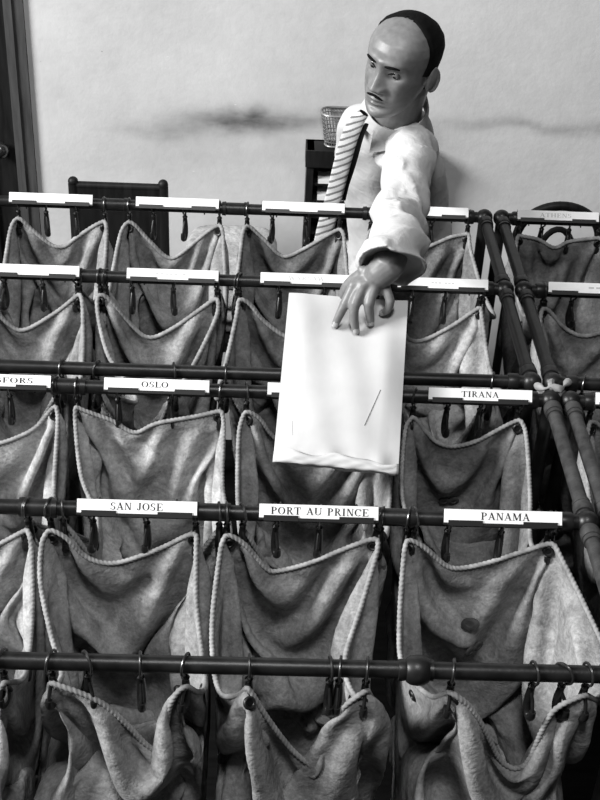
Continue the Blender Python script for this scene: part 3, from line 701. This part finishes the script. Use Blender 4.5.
# ------------------------------------------------------------------ the man
def person():
    root = thing('person', (.66, 3.0, 0), 'balding man in white shirt leaning over the farthest rail, lowering an envelope', 'person')
    HC = atY(402, 60, 2.60)
    Fv = Vector((-.60, -.78, -.06)).normalized(); Uv = Vector((.24, 0, 1)); Rv = Fv.cross(Uv).normalized(); Uv = Rv.cross(Fv).normalized()
    HM = Matrix(((Rv.x, Fv.x, Uv.x), (Rv.y, Fv.y, Uv.y), (Rv.z, Fv.z, Uv.z)))
    S = .95
    W = lambda x, y, z: HC + HM @ Vector((x*S*.95, (y if y > 0 else y*.92)*S, (z if z < .03 else .03+(z-.03)*.87)*S))
    ip = lambda z, tab: float(np.interp(z, [t[0] for t in tab], [t[1] for t in tab]))
    FR = [(-.122, .045), (-.117, .066), (-.108, .079), (-.095, .082), (-.082, .077), (-.07, .081), (-.055, .084), (-.04, .080), (-.02, .080), (0, .080), (.02, .088), (.03, .0915), (.05, .090), (.07, .081), (.088, .062), (.1, .040), (.108, .014), (.1105, -.012)]
    BK = [(-.122, .01), (-.11, .0), (-.09, -.02), (-.07, -.045), (-.05, -.065), (-.02, -.086), (.01, -.096), (.04, -.099), (.065, -.092), (.085, -.075), (.1, -.050), (.108, -.030), (.1105, -.014)]
    WD = [(-.122, .012), (-.117, .026), (-.108, .037), (-.095, .047), (-.08, .054), (-.06, .0605), (-.04, .066), (-.02, .070), (0, .072), (.02, .0745), (.045, .0745), (.065, .069), (.085, .056), (.1, .037), (.108, .018), (.1105, .002)]
    gs = lambda a, s: math.exp(-(a/s)**2)
    def surf(a, z, off=0.):
        """a: angle round the head from straight ahead, + to his right"""
        f, bk, w = ip(z, FR), ip(z, BK), ip(z, WD)
        q_ = min(1, max(0, (-.02-z)/.08)); yc = max(bk, min(f, .018*q_*q_*(3-2*q_))); c, s = math.cos(a), math.sin(a); n = 2.25
        ly = (f-yc) if c > 0 else (yc-bk)
        r = 1/((abs(c)/max(ly, 1e-4))**n+(abs(s)/max(w, 1e-4))**n)**(1/n)
        x, y = r*s, yc+r*c
        if c > 0:
            ax = abs(x); d = 0
            # nose
            if -.062 < z < .03:
                t = min(1, max(0, (.022-z)/.058)); pr = .004+.024*t**1.15
                if z < -.036: pr *= max(0, 1-((-.036-z)/.013)**1.5)
                d += pr*gs(x, .0090+.0080*t)
            d += .010*gs(z+.038, .008)*gs(ax-.0175, .0068)
            # brow ridge, sockets, lids
            d += .006*gs(z-.024, .009)*gs(ax-.030, .022)
            d -= .011*gs(z-.004, .013)*gs(ax-.031, .017)
            d += .0075*gs(z-.004, .0062)*gs(ax-.031, .013)
            d -= .004*gs(z-.0045+.011, .003)*gs(ax-.031, .014)
            # cheek bones, folds, muzzle
            d += .006*gs(z+.028, .018)*gs(ax-.045, .016)
            d -= .0035*gs(z+.052, .016)*gs(ax-.030-.2*(-.045-z), .006)
            d += .005*gs(z+.062, .02)*gs(x, .026)
            # lips
            d += .0062*gs(z+.0635, .0048)*gs(x, .019)+.0068*gs(z+.0765, .0052)*gs(x, .017)
            d -= .0050*gs(z+.070, .0024)*gs(x, .024); d -= .005*gs(z+.088, .006)*gs(x, .022)
            d += .004*gs(z+.105, .010)*gs(x, .016)
            # temples
            d -= .004*gs(z-.028, .022)*gs(ax-.066, .012)
            y += d
        if off: x += off*s; y += off*c
        return x, y
    nz, na = 130, 120
    zs = [-.122+(.1105+.122)*(.5-.5*math.cos(PI*(i/nz)**.95)) for i in range(nz+1)]
    rings = [[W(*surf(2*PI*k/na, z), z) for k in range(na)] for z in zs]
    body = MB(); body.loft([r[::-1] for r in rings])
    # ears
    for s in (-1, 1):
        c0 = (s*.071, -.004, -.018)
        E_ = []
        for i in range(13):
            a = 2*PI*i/12
            E_.append(W(s*(.0745+.010*max(0, -math.cos(a-.4))+.004), c0[1]-.012+.0165*math.cos(a)*(1 if math.sin(a) > 0 else .75), c0[2]+.027*math.sin(a)))
        body.tube(E_, .0042, 8, closed=True)
        body.sph(W(s*.0775, -.014, -.018), .02, 16, 12, (.48, .80, 1.32), HM)
    # neck
    NB0 = Vector((.580, 2.705, RZ+.205)); nk = W(0, -.035, -.06)
    body.capsule([NB0, (NB0+nk)/2, nk], [.060, .055, .056], 24)
    # torso
    Wd = Vector((.50, -.86, 0)).normalized(); Dp = Vector((-.86, -.50, 0)).normalized()
    sp = [(.685, 3.06, -.50), (.68, 3.04, -.40), (.65, 2.98, -.20), (.605, 2.89, .0), (.580, 2.80, .13), (.575, 2.745, .20), (.580, 2.71, .235)]
    hw = [.165, .17, .15, .145, .122, .092, .052]; hd = [.115, .12, .105, .108, .096, .080, .055]
    def torso(b, g, wr=0):
        pts = np.array([list(p)+[w, d] for p, w, d in zip(sp, hw, hd)]); Q = cr(pts, 46); rg = []
        for i, q in enumerate(Q):
            rr = []
            for k in range(56):
                a = 2*PI*k/56; n = 2.5; c, s = math.cos(a), math.sin(a)
                r = 1/((abs(c)/(q[3]+g))**n+(abs(s)/(q[4]+g))**n)**(1/n)
                if wr: r += wr*(math.sin(i*.55+3*math.sin(a*2))*.5+math.sin(i*.21-a*3)*.7+.4*math.sin(i*.9+a*5))
                rr.append(Vector((q[0], q[1], RZ+q[2]))+(Wd*c+Dp*s)*r)
            rg.append(rr)
        b.loft(rg)
    torso(body, -.016)
    SL = Vector((.618, 2.63, RZ+.172)); EL = atY(401, 212, 2.345)
    WR = onenv(377, 276, .048); FA = onenv(388, 264, .060); CU = onenv(391, 266, .056)
    body.capsule([SL, (SL+EL)/2, EL], [.040, .037, .032], 20); fa_ = cr([list(EL)+[.034], list((EL+CU)/2)+[.033], list(FA)+[.0300], list(WR)+[.0255]], 30); body.capsule([q[:3] for q in fa_], [q[3] for q in fa_], 20)
    kc = onenv(368, 283, .036); sd = (onenv(384, 287, .036)-onenv(354, 285, .036)).normalized()
    body.tube(cr([FA*.3+WR*.7, WR, WR*.5+kc*.5, kc], 10), [.014, .020, .024, .027, .030, .032, .0335, .0345, .0345, .033, .026], 20, flat=(1, .44), ref=sd)
    # left hand: palm fan, four fingers over the envelope, thumb behind it
    fing = {'index': [(354, 286, .041, .0112), (345, 304, .030, .0092), (339, 316, .018, .0080), (335, 325, .0075, .0068)],
            'middle': [(363, 286, .046, .0115), (355, 304, .040, .0098), (354, 319, .024, .0084), (356, 331, .0078, .0072)],
            'ring': [(374, 287, .046, .0108), (369, 304, .040, .0096), (370, 316, .022, .0080), (371, 323, .008, .0068)],
            'little': [(385, 288, .040, .0096), (390, 301, .034, .0084), (387, 310, .020, .0072), (382, 313, .0085, .0062)]}
    tips = []
    for nm, js in fing.items():
        P = [onenv(x, y, h) for x, y, h, r in js]; Q = cr([list(p)+[j[3]] for p, j in zip(P, js)], 14)
        body.capsule([q[:3] for q in Q], [q[3] for q in Q], 14)
        body.capsule([WR*.9+P[0]*.1, (WR+P[0])/2, P[0]], [.013, .0135, js[0][3]*1.08], 14)
        # knuckle and joint swellings
        body.sph(P[0], js[0][3]*1.12, 12, 8); body.sph(P[1], js[1][3]*1.09, 12, 8)
        tips.append((P[-1], (P[-1]-P[-2]).normalized(), js[-1][3]))
    tp = [onenv(366, 274, .040), onenv(351, 284, .024), onenv(345, 293, .004), onenv(345, 300, -.016), onenv(349, 313, -.019)]
    tr = [.016, .013, .011, .0098, .0085]; Q = cr([list(p)+[r] for p, r in zip(tp, tr)], 14); body.capsule([q[:3] for q in Q], [q[3] for q in Q], 14)
    # right arm and hand, hanging behind him; legs
    SRt = Vector((.60, 2.93, RZ+.05)); ER = Vector((.62, 3.04, RZ-.17)); WRt = Vector((.56, 2.99, RZ-.40))
    body.capsule([SRt, (SRt+ER)/2, ER], [.05, .045, .04], 16); body.capsule([ER, (ER+WRt)/2, WRt], [.04, .037, .026], 16)
    hd_ = Vector((-.05, -.02, -.09)).normalized()
    body.capsule([WRt, WRt+hd_*.05, WRt+hd_*.085], [.024, .03, .026], 12)
    for k in range(4):
        o = Vector((.012, -.022, 0))*(k-1.5)*.72+WRt+hd_*.085; body.capsule([o, o+hd_*.04, o+hd_*.07+Vector((.01, .01, -.004))], [.0092, .0085, .007], 10)
    body.capsule([WRt+hd_*.03+Vector((.01, -.03, 0)), WRt+hd_*.06+Vector((.015, -.05, 0)), WRt+hd_*.085+Vector((.01, -.055, 0))], [.012, .0105, .008], 10)
    hip = Vector((.715, 3.06, RZ-.46)); legs = []
    for s in (-1, 1):
        h = hip+Wd*(.085*s); k = Vector((h.x-.02, h.y-.02, .47)); f = Vector((h.x-.01, h.y+.02, .085)); legs.append((h, k, f))
        body.capsule([h, (h+k)/2, k], [.078, .066, .052], 16); body.capsule([k, (k+f)/2, f], [.05, .047, .034], 16); body.capsule([f, f+Dp*.10-Vector((0, 0, .045)), f+Dp*.17-Vector((0, 0, .055))], [.036, .034, .026], 12)
    o = build(body, 'body', ['skin', 'lip', 'nail'], root, angle=180)
    m = o.modifiers.new('r', 'REMESH'); m.mode = 'VOXEL'; m.voxel_size = .0023; m.use_smooth_shade = True
    m = o.modifiers.new('s', 'SMOOTH'); m.factor = .5; m.iterations = 4
    dg = bpy.context.evaluated_depsgraph_get(); me = bpy.data.meshes.new_from_object(o.evaluated_get(dg)); o.modifiers.clear(); o.data = me
    me.materials.clear(); [me.materials.append(M[k]) for k in ('skin', 'lip', 'nail')]
    # lips and nails are coloured skin of the same surface
    nv = len(me.vertices); co = np.empty(nv*3); me.vertices.foreach_get('co', co); co = co.reshape(-1, 3)+np.array(ORG['person'])
    np_ = len(me.polygons); cen = np.empty(np_*3); me.polygons.foreach_get('center', cen); cen = cen.reshape(-1, 3)+np.array(ORG['person'])
    L = (cen-np.array(HC))@np.array(HM); mi = np.zeros(np_, int)
    lip = (L[:, 1] > .06) & (np.abs(L[:, 2]+.0705) < .0115*np.sqrt(np.clip(1-(L[:, 0]/.024)**2, 0, 1))); mi[lip] = 1
    for p, d, r in tips:
        v = cen-np.array(p); a = v@np.array(d); tw = np.array((CAMPOS-p).normalized()); tw = tw-np.array(d)*(tw@np.array(d)); tw /= np.linalg.norm(tw); up_ = v@tw; lat = np.linalg.norm(v-np.outer(a, d)-np.outer(up_, tw), axis=1)
        mi[(a > -.006) & (a < .0062) & (up_ > r*.45) & (up_ < .02) & (lat < r*.72)] = 2
    me.polygons.foreach_set('material_index', mi.astype(np.int32)); me.polygons.foreach_set('use_smooth', [True]*np_)
    # hair: a close cap over crown, back and sides, hairline drawn back from the forehead
    def hairline(x, z): return .012-.006*gs(x, .03)+.010*max(0, (.03-z)/.06) if z > -.06 else -.03
    b = MB(); na2 = 140; zz = [-.062+(.1105+.062)*(1-(1-i/70)**1.6) for i in range(71)]
    gridv = []; inside = []
    for z in zz:
        for k in range(na2):
            a = 2*PI*k/na2; x, y = surf(a, z); e = hairline(x, z)-y
            if z < -.005 and abs(x) > .055: e = min(e, -.022-y+(.0 if z < -.03 else .01))      # behind the ear
            if z < -.02: e = min(e, (z+.062)*1.0)
            t = max(-.003, min(.0062, e*.7)); x2, y2 = surf(a, z, t+.0006)
            kz = 1+max(0, (z-.07))*1.2*(t > 0)
            gridv.append(W(x2, y2, z*kz if t > 0 else z)); inside.append(e > -.004)
    fs = []
    for i in range(70):
        for k in range(na2):
            q = (i*na2+k, i*na2+(k+1) % na2, (i+1)*na2+(k+1) % na2, (i+1)*na2+k)
            if all(inside[j] for j in q): fs.append(q[::-1])
    if all(inside[70*na2:]): fs.append(tuple(70*na2+k for k in range(na2))[::-1])
    b.add(gridv, fs); build(b, 'hair', 'hair', root, angle=180)
    for s in (-1, 1):
        b = MB(); pts = []
        for i in range(9):
            t = i/8; x = s*(.012+.038*t); z = .0205+.006*math.sin(PI*t*.75)-.003*t; a = math.atan2(x, .085); xx, yy = surf(a, z, .0012)
            pts.append(W(xx, yy, z))
        b.tube(pts, [.0016, .0026, .0031, .0032, .0031, .0028, .0023, .0016, .0008], 8); build(b, 'eyebrow', 'hair', root)
        a = math.atan2(s*.031, .08); xx, yy = surf(a, .002); c = W(s*.031, yy-.0082, .001)
        b = MB(); b.sph(c, .0105, 18, 12); e_ = build(b, 'eye', 'eye', root)
        b = MB(); gz = (W(s*.031-.012, yy+.1, -.06)-c).normalized(); R = gz.to_track_quat('Z', 'Y').to_matrix(); b.sph(c+gz*.0062, .0058, 14, 8, (1, 1, .85), R); build(b, 'iris', 'iris', e_)
        b = MB(); pts = []
        for i in range(9):
            t = i/8; x = s*(.0175+.028*t); z = -.0005+.0052*math.sin(PI*min(1, t*1.05)); aa = math.atan2(x, .08); x2, y2 = surf(aa, z, .0006); pts.append(W(x2, y2, z))
        b.tube(pts, [.0008, .0013, .0016, .0017, .0017, .0016, .0014, .0011, .0007], 6); build(b, 'eyelash', 'hair', root)
    b = MB(); pts = []
    for i in range(13):
        t = i/12*2-1; x = .026*t; z = -.0555-.0045*abs(t)**1.5+.0012*(1-abs(t)); x2, y2 = surf(math.atan2(x, .084), z, .0012); pts.append(W(x2, y2, z))
    b.tube(pts, [.0008, .0018, .0025, .0028, .003, .003, .0026, .003, .003, .0028, .0025, .0018, .0008], 8); build(b, 'moustache', 'hair', root)
    # shirt: torso and both sleeves as one cloth
    b = MB(); torso(b, .004, .0048)
    def sleeve(b, P, R, cuff, seed):
        Q = cr([list(p)+[r] for p, r in zip(P, R)], 64); pts = [Vector(q[:3]) for q in Q]; T = [(pts[min(i+1, 64)]-pts[max(i-1, 0)]).normalized() for i in range(65)]; rg = []; u = Vector((0, 0, 1))
        for i in range(65):
            u = (u-T[i]*u.dot(T[i])).normalized(); w = T[i].cross(u); rr = []
            for k in range(40):
                a = 2*PI*k/40; t = i/64
                f = .0068*math.sin(t*30+seed+2.2*math.sin(a+1+3*t))*(.3+.7*math.exp(-((t-.5)/.2)**2)+.6*math.exp(-((t-.92)/.1)**2)) + .004*math.sin(t*11+2*a+seed)+.0028*math.sin(t*47-3*a)+.0075*(1-abs(math.sin(t*9.5+a*.9+seed)))**4+.006*(1-abs(math.sin(t*14-a*.8+1.3+seed)))**5-.004
                sl_ = T[i]*(.065*math.cos(a)*max(0, (t-.78)/.22)**1.5) if seed == 0 else Vector((0, 0, 0))
                rr.append(pts[i]+(u*math.cos(a)+w*math.sin(a))*(Q[i][3]+f)+sl_)
            rg.append(rr)
        # turn the open end back inside, so the sleeve is hollow at the wrist
        for q, back in ((.93, .002), (.86, -.004), (.80, -.022), (.2, -.03)):
            rg.append([pts[64]+T[64]*back+(v-pts[64])*q for v in rg[64]])
        b.loft(rg)
    sleeve(b, [(.610, 2.68, RZ+.140), SL, (SL+EL)/2+Vector((0, 0, .004)), EL, (EL+CU)/2, CU], [.070, .064, .053, .049, .053, .061], True, 0)
    sleeve(b, [(.60, 2.90, RZ+.06), SRt, (SRt+ER)/2, ER, (ER+WRt)/2, WRt*.85+ER*.15], [.055, .058, .056, .054, .05, .048], True, 2)
    so = build(b, 'shirt', 'shirt', root, angle=180)
    m = so.modifiers.new('r', 'REMESH'); m.mode = 'VOXEL'; m.voxel_size = .0038; m.use_smooth_shade = True
    m = so.modifiers.new('s', 'SMOOTH'); m.factor = .5; m.iterations = 3
    # collar: band round the neck and two points
    nd = (nk-NB0).normalized(); f2 = (Fv-nd*Fv.dot(nd)).normalized(); f2 = (f2*.6+(Dp-nd*Dp.dot(nd)).normalized()*.4).normalized(); s2 = nd.cross(f2)
    b = MB(); rg = []
    for r, h in ((.074, .028), (.071, .050), (.0665, .064), (.0635, .062), (.066, .04), (.068, .02)):
        rg.append([NB0+nd*(h+.010*(-math.cos(a)) )+(f2*math.cos(a)*1.0+s2*math.sin(a))*r for a in [2*PI*k/48 for k in range(48)]])
    b.loft(rg+[rg[0]], cap=False); co_ = build(b, 'collar', 'shirt', so, angle=60)
    for s in (-1, 1):
        b = MB(); pts = [(.06, .006, .0705, .056), (.9, 0, .074, .052), (.75, 0, .086, .008), (.18, 0, .094, -.012)]
        vs_ = [NB0+nd*(h-.010*math.cos(a*s))+(f2*math.cos(a*s)+s2*math.sin(a*s))*r for a, _, r, h in ((.06, 0, .066, .058), (.95, 0, .070, .060), (.85, 0, .082, .018), (.30, 0, .092, -.004))]
        n_ = (vs_[1]-vs_[0]).cross(vs_[2]-vs_[0]).normalized(); n_ = n_ if n_.dot(f2) > 0 else -n_
        b.loft([[v-n_*.0015 for v in vs_], [v+n_*.0015 for v in vs_]]); build(b, 'collar_point', 'shirt', so, smooth=False)
    # breast pocket edge
    # tie, hanging away from the shirt as he leans
    tpx = [(364, 113, 2.58), (357, 121, 2.595), (349, 139, 2.625), (341, 168, 2.68), (334, 197, 2.735), (326, 226, 2.79), (321, 246, 2.82)]
    tw_ = [.011, .016, .0185, .0195, .020, .021, .020]
    Q = cr([list(atY(*p))+[w] for p, w in zip(tpx, tw_)], 520); b = MB(); rg = []; cr_ = cdir(1, 0)-cdir(0, 0)
    n = 72
    for i, q in enumerate(Q):
        p = Vector(q[:3]); t_ = (Vector(Q[min(i+1, 520)][:3])-Vector(Q[max(i-1, 0)][:3])).normalized(); wv = (cr_-t_*cr_.dot(t_)).normalized(); nv_ = wv.cross(t_)
        if nv_.dot(CAMPOS-p) < 0: nv_ = -nv_
        wv2 = (wv*.9+nv_*.42).normalized(); nv2 = t_.cross(wv2); nv2 = nv2 if nv2.dot(CAMPOS-p) > 0 else -nv2
        bul = .0016*math.sin(i*.12)
        rg.append([p+wv2*math.cos(2*PI*k/n)*q[3]+nv2*math.sin(2*PI*k/n)*(.0052+bul*.5*max(0, math.sin(2*PI*k/n))) for k in range(n)])
    for i in range(520):
        for k in range(n):
            s = math.cos(2*PI*(k+.5)/n); ph = (i/520*.30/.0155*1.0+s*1.0) % 1; b.cur = 0 if ph > .34 else 1
            if math.sin(2*PI*(k+.5)/n) < 0: b.cur = 2
            o_ = len(b.v); b.v += [tuple(rg[i][k]), tuple(rg[i][(k+1) % n]), tuple(rg[i+1][(k+1) % n]), tuple(rg[i+1][k])]; b.f.append((o_, o_+1, o_+2, o_+3)); b.mi.append(b.cur)
    M['tie_light'] = mat('tie_light', .72, .6); M['tie_grey'] = mat('tie_stripe', .20, .6); M['tie_lining_gap_shade'] = mat('tie_lining_gap_shade', .012, .8)  # the near-black serves the tie's lining and the painted gap shade
    build(b, 'tie', ['tie_light', 'tie_grey', 'tie_lining_gap_shade'], root, smooth=False)
    b = MB(); Q2 = cr([list(atY(x+9.5, y+3, Y+.014)) for x, y, Y in tpx[1:5]], 30); b.tube([Vector(q) for q in Q2], [.005+.004*math.sin(PI*min(1, i/24)) for i in range(31)], 10, flat=(1, .5), ref=cr_); build(b, 'tie_gap_shade', 'tie_lining_gap_shade', root)  # dark strip added for the shade in the gap between tie and shirt
    # trousers, belt and shoes
    b = MB()
    for h, k, f in legs:
        b.capsule([h, (h+k)/2, k, (k+f)/2, f-Vector((0, 0, -.0))], [.105, .095, .083, .078, .075], 22)
    b.capsule([hip+Wd*.06, hip-Wd*.06], [.125, .125], 22); to = build(b, 'trousers', 'trouser', root, angle=180)
    m = to.modifiers.new('r', 'REMESH'); m.mode = 'VOXEL'; m.voxel_size = .008; m.use_smooth_shade = True
    b = MB(); b.tube([Vector((.713, 3.05, RZ-.40))+(Wd*math.cos(a)*.185+Dp*math.sin(a)*.135) for a in [2*PI*k/40 for k in range(40)]], .016, 8, closed=True, flat=(1, .3)); build(b, 'belt', 'shoe', root)
    for h, k, f in legs:
        b = MB(); b.capsule([Vector((f.x, f.y, .045))-Dp*.03, Vector((f.x, f.y, .045))+Dp*.08, Vector((f.x, f.y, .036))+Dp*.19], [.043, .044, .034], 16); build(b, 'shoe', 'shoe', root)
person()


# ------------------------------------------------------------------ things by the wall
def chair_dark():
    L, R = atY(73, 180, 3.2), atY(163, 181, 3.2); xm = (L.x+R.x)/2; hw = (R.x-L.x)/2; zt = L.z
    t = thing('chair', (xm, 3.05, 0), 'dark wooden chair by the wall, its low back rail showing at left', 'chair')
    for s in (-1, 1):
        b = MB(); b.tube([(xm+s*hw, 3.2, 0), (xm+s*hw, 3.2, zt-.01)], [.017, .014], 12); build(b, 'leg', 'wood', t)
        b = MB(); b.sph((xm+s*hw, 3.2, zt-.004), .014, 14, 10); build(b, 'finial', 'wood', t)
        b = MB(); b.tube([(xm+s*hw, 2.9, 0), (xm+s*hw, 2.9, .47)], [.014, .017], 12); build(b, 'leg', 'wood', t)
    b = MB(); b.box((xm-hw, 3.19, zt-.27), (xm+hw, 3.21, zt-.012)); b.tube([(xm-hw, 3.2, zt-.014), (xm+hw, 3.2, zt-.014)], .011, 10); build(b, 'back_rail', 'wood', t)
    b = MB(); b.box((xm-hw, 3.192, .72), (xm+hw, 3.208, .8)); build(b, 'back_slat', 'wood', t)
    b = MB(); b.box((xm-hw-.02, 2.87, .46), (xm+hw+.02, 3.21, .49)); build(b, 'seat', 'wood', t)
chair_dark()
def round_chair(px, py, Y, hw, label):
    p = atY(px, py, Y); t = thing('bentwood_chair', (p.x, Y-.15, 0), label, 'chair', 'bentwood chairs against the wall')
    b = MB(); pts = [(p.x-hw, Y, .02)]+[(p.x-hw*math.cos(a), Y, p.z-.10+.10*math.sin(a)) for a in np.linspace(0, PI, 24)]+[(p.x+hw, Y, .02)]
    b.tube(pts, .013, 10); build(b, 'back_frame', 'wood', t)
    b = MB(); b.tube([(p.x, Y-.17, .45), (p.x, Y-.17, .48)], .19, 28); build(b, 'seat', 'wood', t)
    for s in (-1, 1):
        b = MB(); b.tube([(p.x+s*.15, Y-.31, 0), (p.x+s*.12, Y-.28, .45)], [.012, .016], 10); build(b, 'leg', 'wood', t)
    b = MB(); b.tube([(p.x-hw*.5*math.cos(a), Y, p.z-.2+.13*math.sin(a)) for a in np.linspace(0, PI, 16)]+[(p.x+hw*.5, Y, .48)], .009, 8); build(b, 'inner_hoop', 'wood', t)
round_chair(563, 206, 3.2, .115, 'dark rounded chair back just showing above the ATHENS card')
def cabinet():
    Y = 3.42; D = WY-Y-.002; p = atY(307.5, 150, Y); x0, z1 = p.x, p.z; x1 = x0+.34
    t = thing('pigeonhole_cabinet', (x0+.17, Y+.04, 0), 'dark wooden pigeonhole rack of papers standing against the wall behind the man', 'cabinet')
    b = MB(); b.box((x0, Y, 0), (x0+.02, Y+D, z1)); b.box((x1-.02, Y, 0), (x1, Y+D, z1)); b.box((x0, Y+D-.01, 0), (x1, Y+D, z1)); b.box((x0-.004, Y-.006, z1-.05), (x1+.004, Y+D, z1)); build(b, 'case', 'wood', t)
    zs = [z1-.05-.052*k for k in range(1, 12)]
    for k, z in enumerate(zs):
        b = MB(); b.box((x0+.02, Y+.004, z-.008), (x1-.02, Y+D-.01, z)); build(b, 'shelf', 'wood', t)
    for k, (z, h) in enumerate(((zs[0], .010), (zs[1], .014), (zs[2], .024), (zs[4], .012))):
        b = MB(); b.box((x0+.035, Y+.0, z+.0002), (x1-.04, Y+D-.012, z+h)); o = build(b, 'paper_stack', 'sheet', smooth=False, at=(x0+.15, Y+.1, z))
        tag(o, ('white paper stack in the top slot of the dark cabinet', 'white paper stack in the second slot of the dark cabinet', 'thick white paper stack in the third slot of the dark cabinet', 'white paper stack low in the dark cabinet')[k], 'papers', 'paper stacks in the pigeonhole cabinet')
    # wire tray on the cabinet
    t = thing('wire_basket', (x0+.13, Y+.04, z1), 'grey wire basket standing on the dark cabinet beside the tie', 'basket')
    xa, xb, ya, yb_ = x0+.035, x0+.25, Y+.004, Y+D-.002; zt = atY(340, 107, Y+D).z
    def loop(z, g):
        r = .03*(1 if g == 0 else 1); r = min(r, (yb_-ya-2*g)/2-.001); P = []
        for cx_, cy_, a0 in ((xb-g-r, yb_-g-r, 0), (xa+g+r, yb_-g-r, 90), (xa+g+r, ya+g+r, 180), (xb-g-r, ya+g+r, 270)):
            P += [Vector((cx_+r*math.cos(math.radians(a0+a)), cy_+r*math.sin(math.radians(a0+a)), z)) for a in (0, 30, 60, 90)]
        return P
    b = MB(); b.tube(loop(zt, 0), .0035, 8, closed=True); build(b, 'rim', 'wire', t)
    b = MB(); b.tube(loop(z1+.004, .015), .003, 8, closed=True); build(b, 'base_ring', 'wire', t)
    b = MB()
    for q in np.linspace(0, 1, 9)[1:-1]: b.tube(loop(z1+.004+(zt-z1-.004)*q, .015*(1-q)), .0012, 5, closed=True)
    la, lb = loop(zt, 0), loop(z1+.004, .015)
    def rs(P, n):
        P = np.array([list(p) for p in P]+[list(P[0])]); d = np.concatenate([[0], np.cumsum(np.linalg.norm(np.diff(P, axis=0), axis=1))]); q = np.linspace(0, d[-1], n, endpoint=False)
        return [Vector([np.interp(x, d, P[:, k]) for k in range(3)]) for x in q]
    for p, q in zip(rs(la, 56), rs(lb, 56)): b.tube([p, q], .0012, 5)
    build(b, 'mesh', 'wire', t)
cabinet()
def table_and_sacks():
    x0, x1 = .07, .36
    t = thing('side_table', ((x0+x1)/2, 3.05, 0), 'small wooden table against the wall carrying folded canvas sacks', 'table')
    b = MB(); b.box((x0, 2.9, .72), (x1, 3.3, .75)); build(b, 'table_top', 'wood', t)
    for x in (x0+.03, x1-.03):
        for y in (2.93, 3.27):
            b = MB(); b.box((x-.02, y-.02, 0), (x+.02, y+.02, .72)); build(b, 'leg', 'wood', t)
    names = ('lowest', 'second', 'third', 'topmost'); z = .75
    for k in range(4):
        b = MB(); h = .045; n = 26; ox, oy = random.uniform(-.012, .012), random.uniform(-.015, .015); rings = []
        for j in range(9):
            a = -PI/2+PI*j/8; rr = []
            for i in range(n):
                th = 2*PI*i/n; e = .5
                cx_ = math.copysign(abs(math.cos(th))**e, math.cos(th)); cy_ = math.copysign(abs(math.sin(th))**e, math.sin(th))
                f = .84+.16*math.cos(a)
                rr.append(Vector(((x0+x1)/2+ox+cx_*.125*f, 3.08+oy+cy_*.16*f, z+h/2+math.sin(a)*h/2*(1+.12*math.sin(5*th+k)*math.cos(a)))))
            rings.append(rr)
        b.loft(rings); o = build(b, 'folded_sack', 'canvas2', smooth=True, at=((x0+x1)/2, 3.08, z), angle=80)
        tag(o, 'pale folded canvas sack, %s of the pile beyond the farthest rail' % names[k], 'sack', 'folded sacks piled on the table'); z += h*.98
table_and_sacks()
def rag():
    p = atZ(551, 386, .0); b = MB()
    t = thing('cloth_tie', p, 'pale rag knotted round the two rails beside the ball joints', 'rag')
    q = [atZ(536, 385, .010), atZ(544, 389, .018), atZ(552, 386, .024), atZ(560, 389, .018), atZ(568, 382, .010)]
    b.tube(cr(q, 16), [.005+.003*math.sin(i*.9) for i in range(17)], 9); b.tube(cr([atZ(553, 378, .004), atZ(551, 386, .016), atZ(556, 393, .006)], 8), .006, 8)
    build(b, 'knot', 'rope', t)
rag()

# ------------------------------------------------------------------ light
def area(name, loc, target, size, energy, sy=None):
    l = bpy.data.lights.new(name, 'AREA'); l.energy = energy; l.shape = 'RECTANGLE'; l.size = size; l.size_y = sy or size
    o = bpy.data.objects.new(name, l); C.objects.link(o); o.location = loc
    o.rotation_euler = (Vector(target)-Vector(loc)).to_track_quat('-Z', 'Y').to_euler(); return o
area('window_light', (-4.4, .75, 4.1), (.5, 2.1, 1.2), 2.2, 690, 1.8)
area('overhead_fill', (.2, .0, 5.0), (.4, 2.0, 1.1), .6, 92)  # unseen fill light added overhead to brighten the wall and bag fronts
w = bpy.data.worlds.new('world'); bpy.context.scene.world = w; w.use_nodes = True
w.node_tree.nodes['Background'].inputs[0].default_value = (1, 1, 1, 1); w.node_tree.nodes['Background'].inputs[1].default_value = .045
vs = bpy.context.scene.view_settings; vs.view_transform = 'Standard'; vs.look = 'None'; vs.exposure = 0; vs.gamma = 1; vs.use_curve_mapping = False
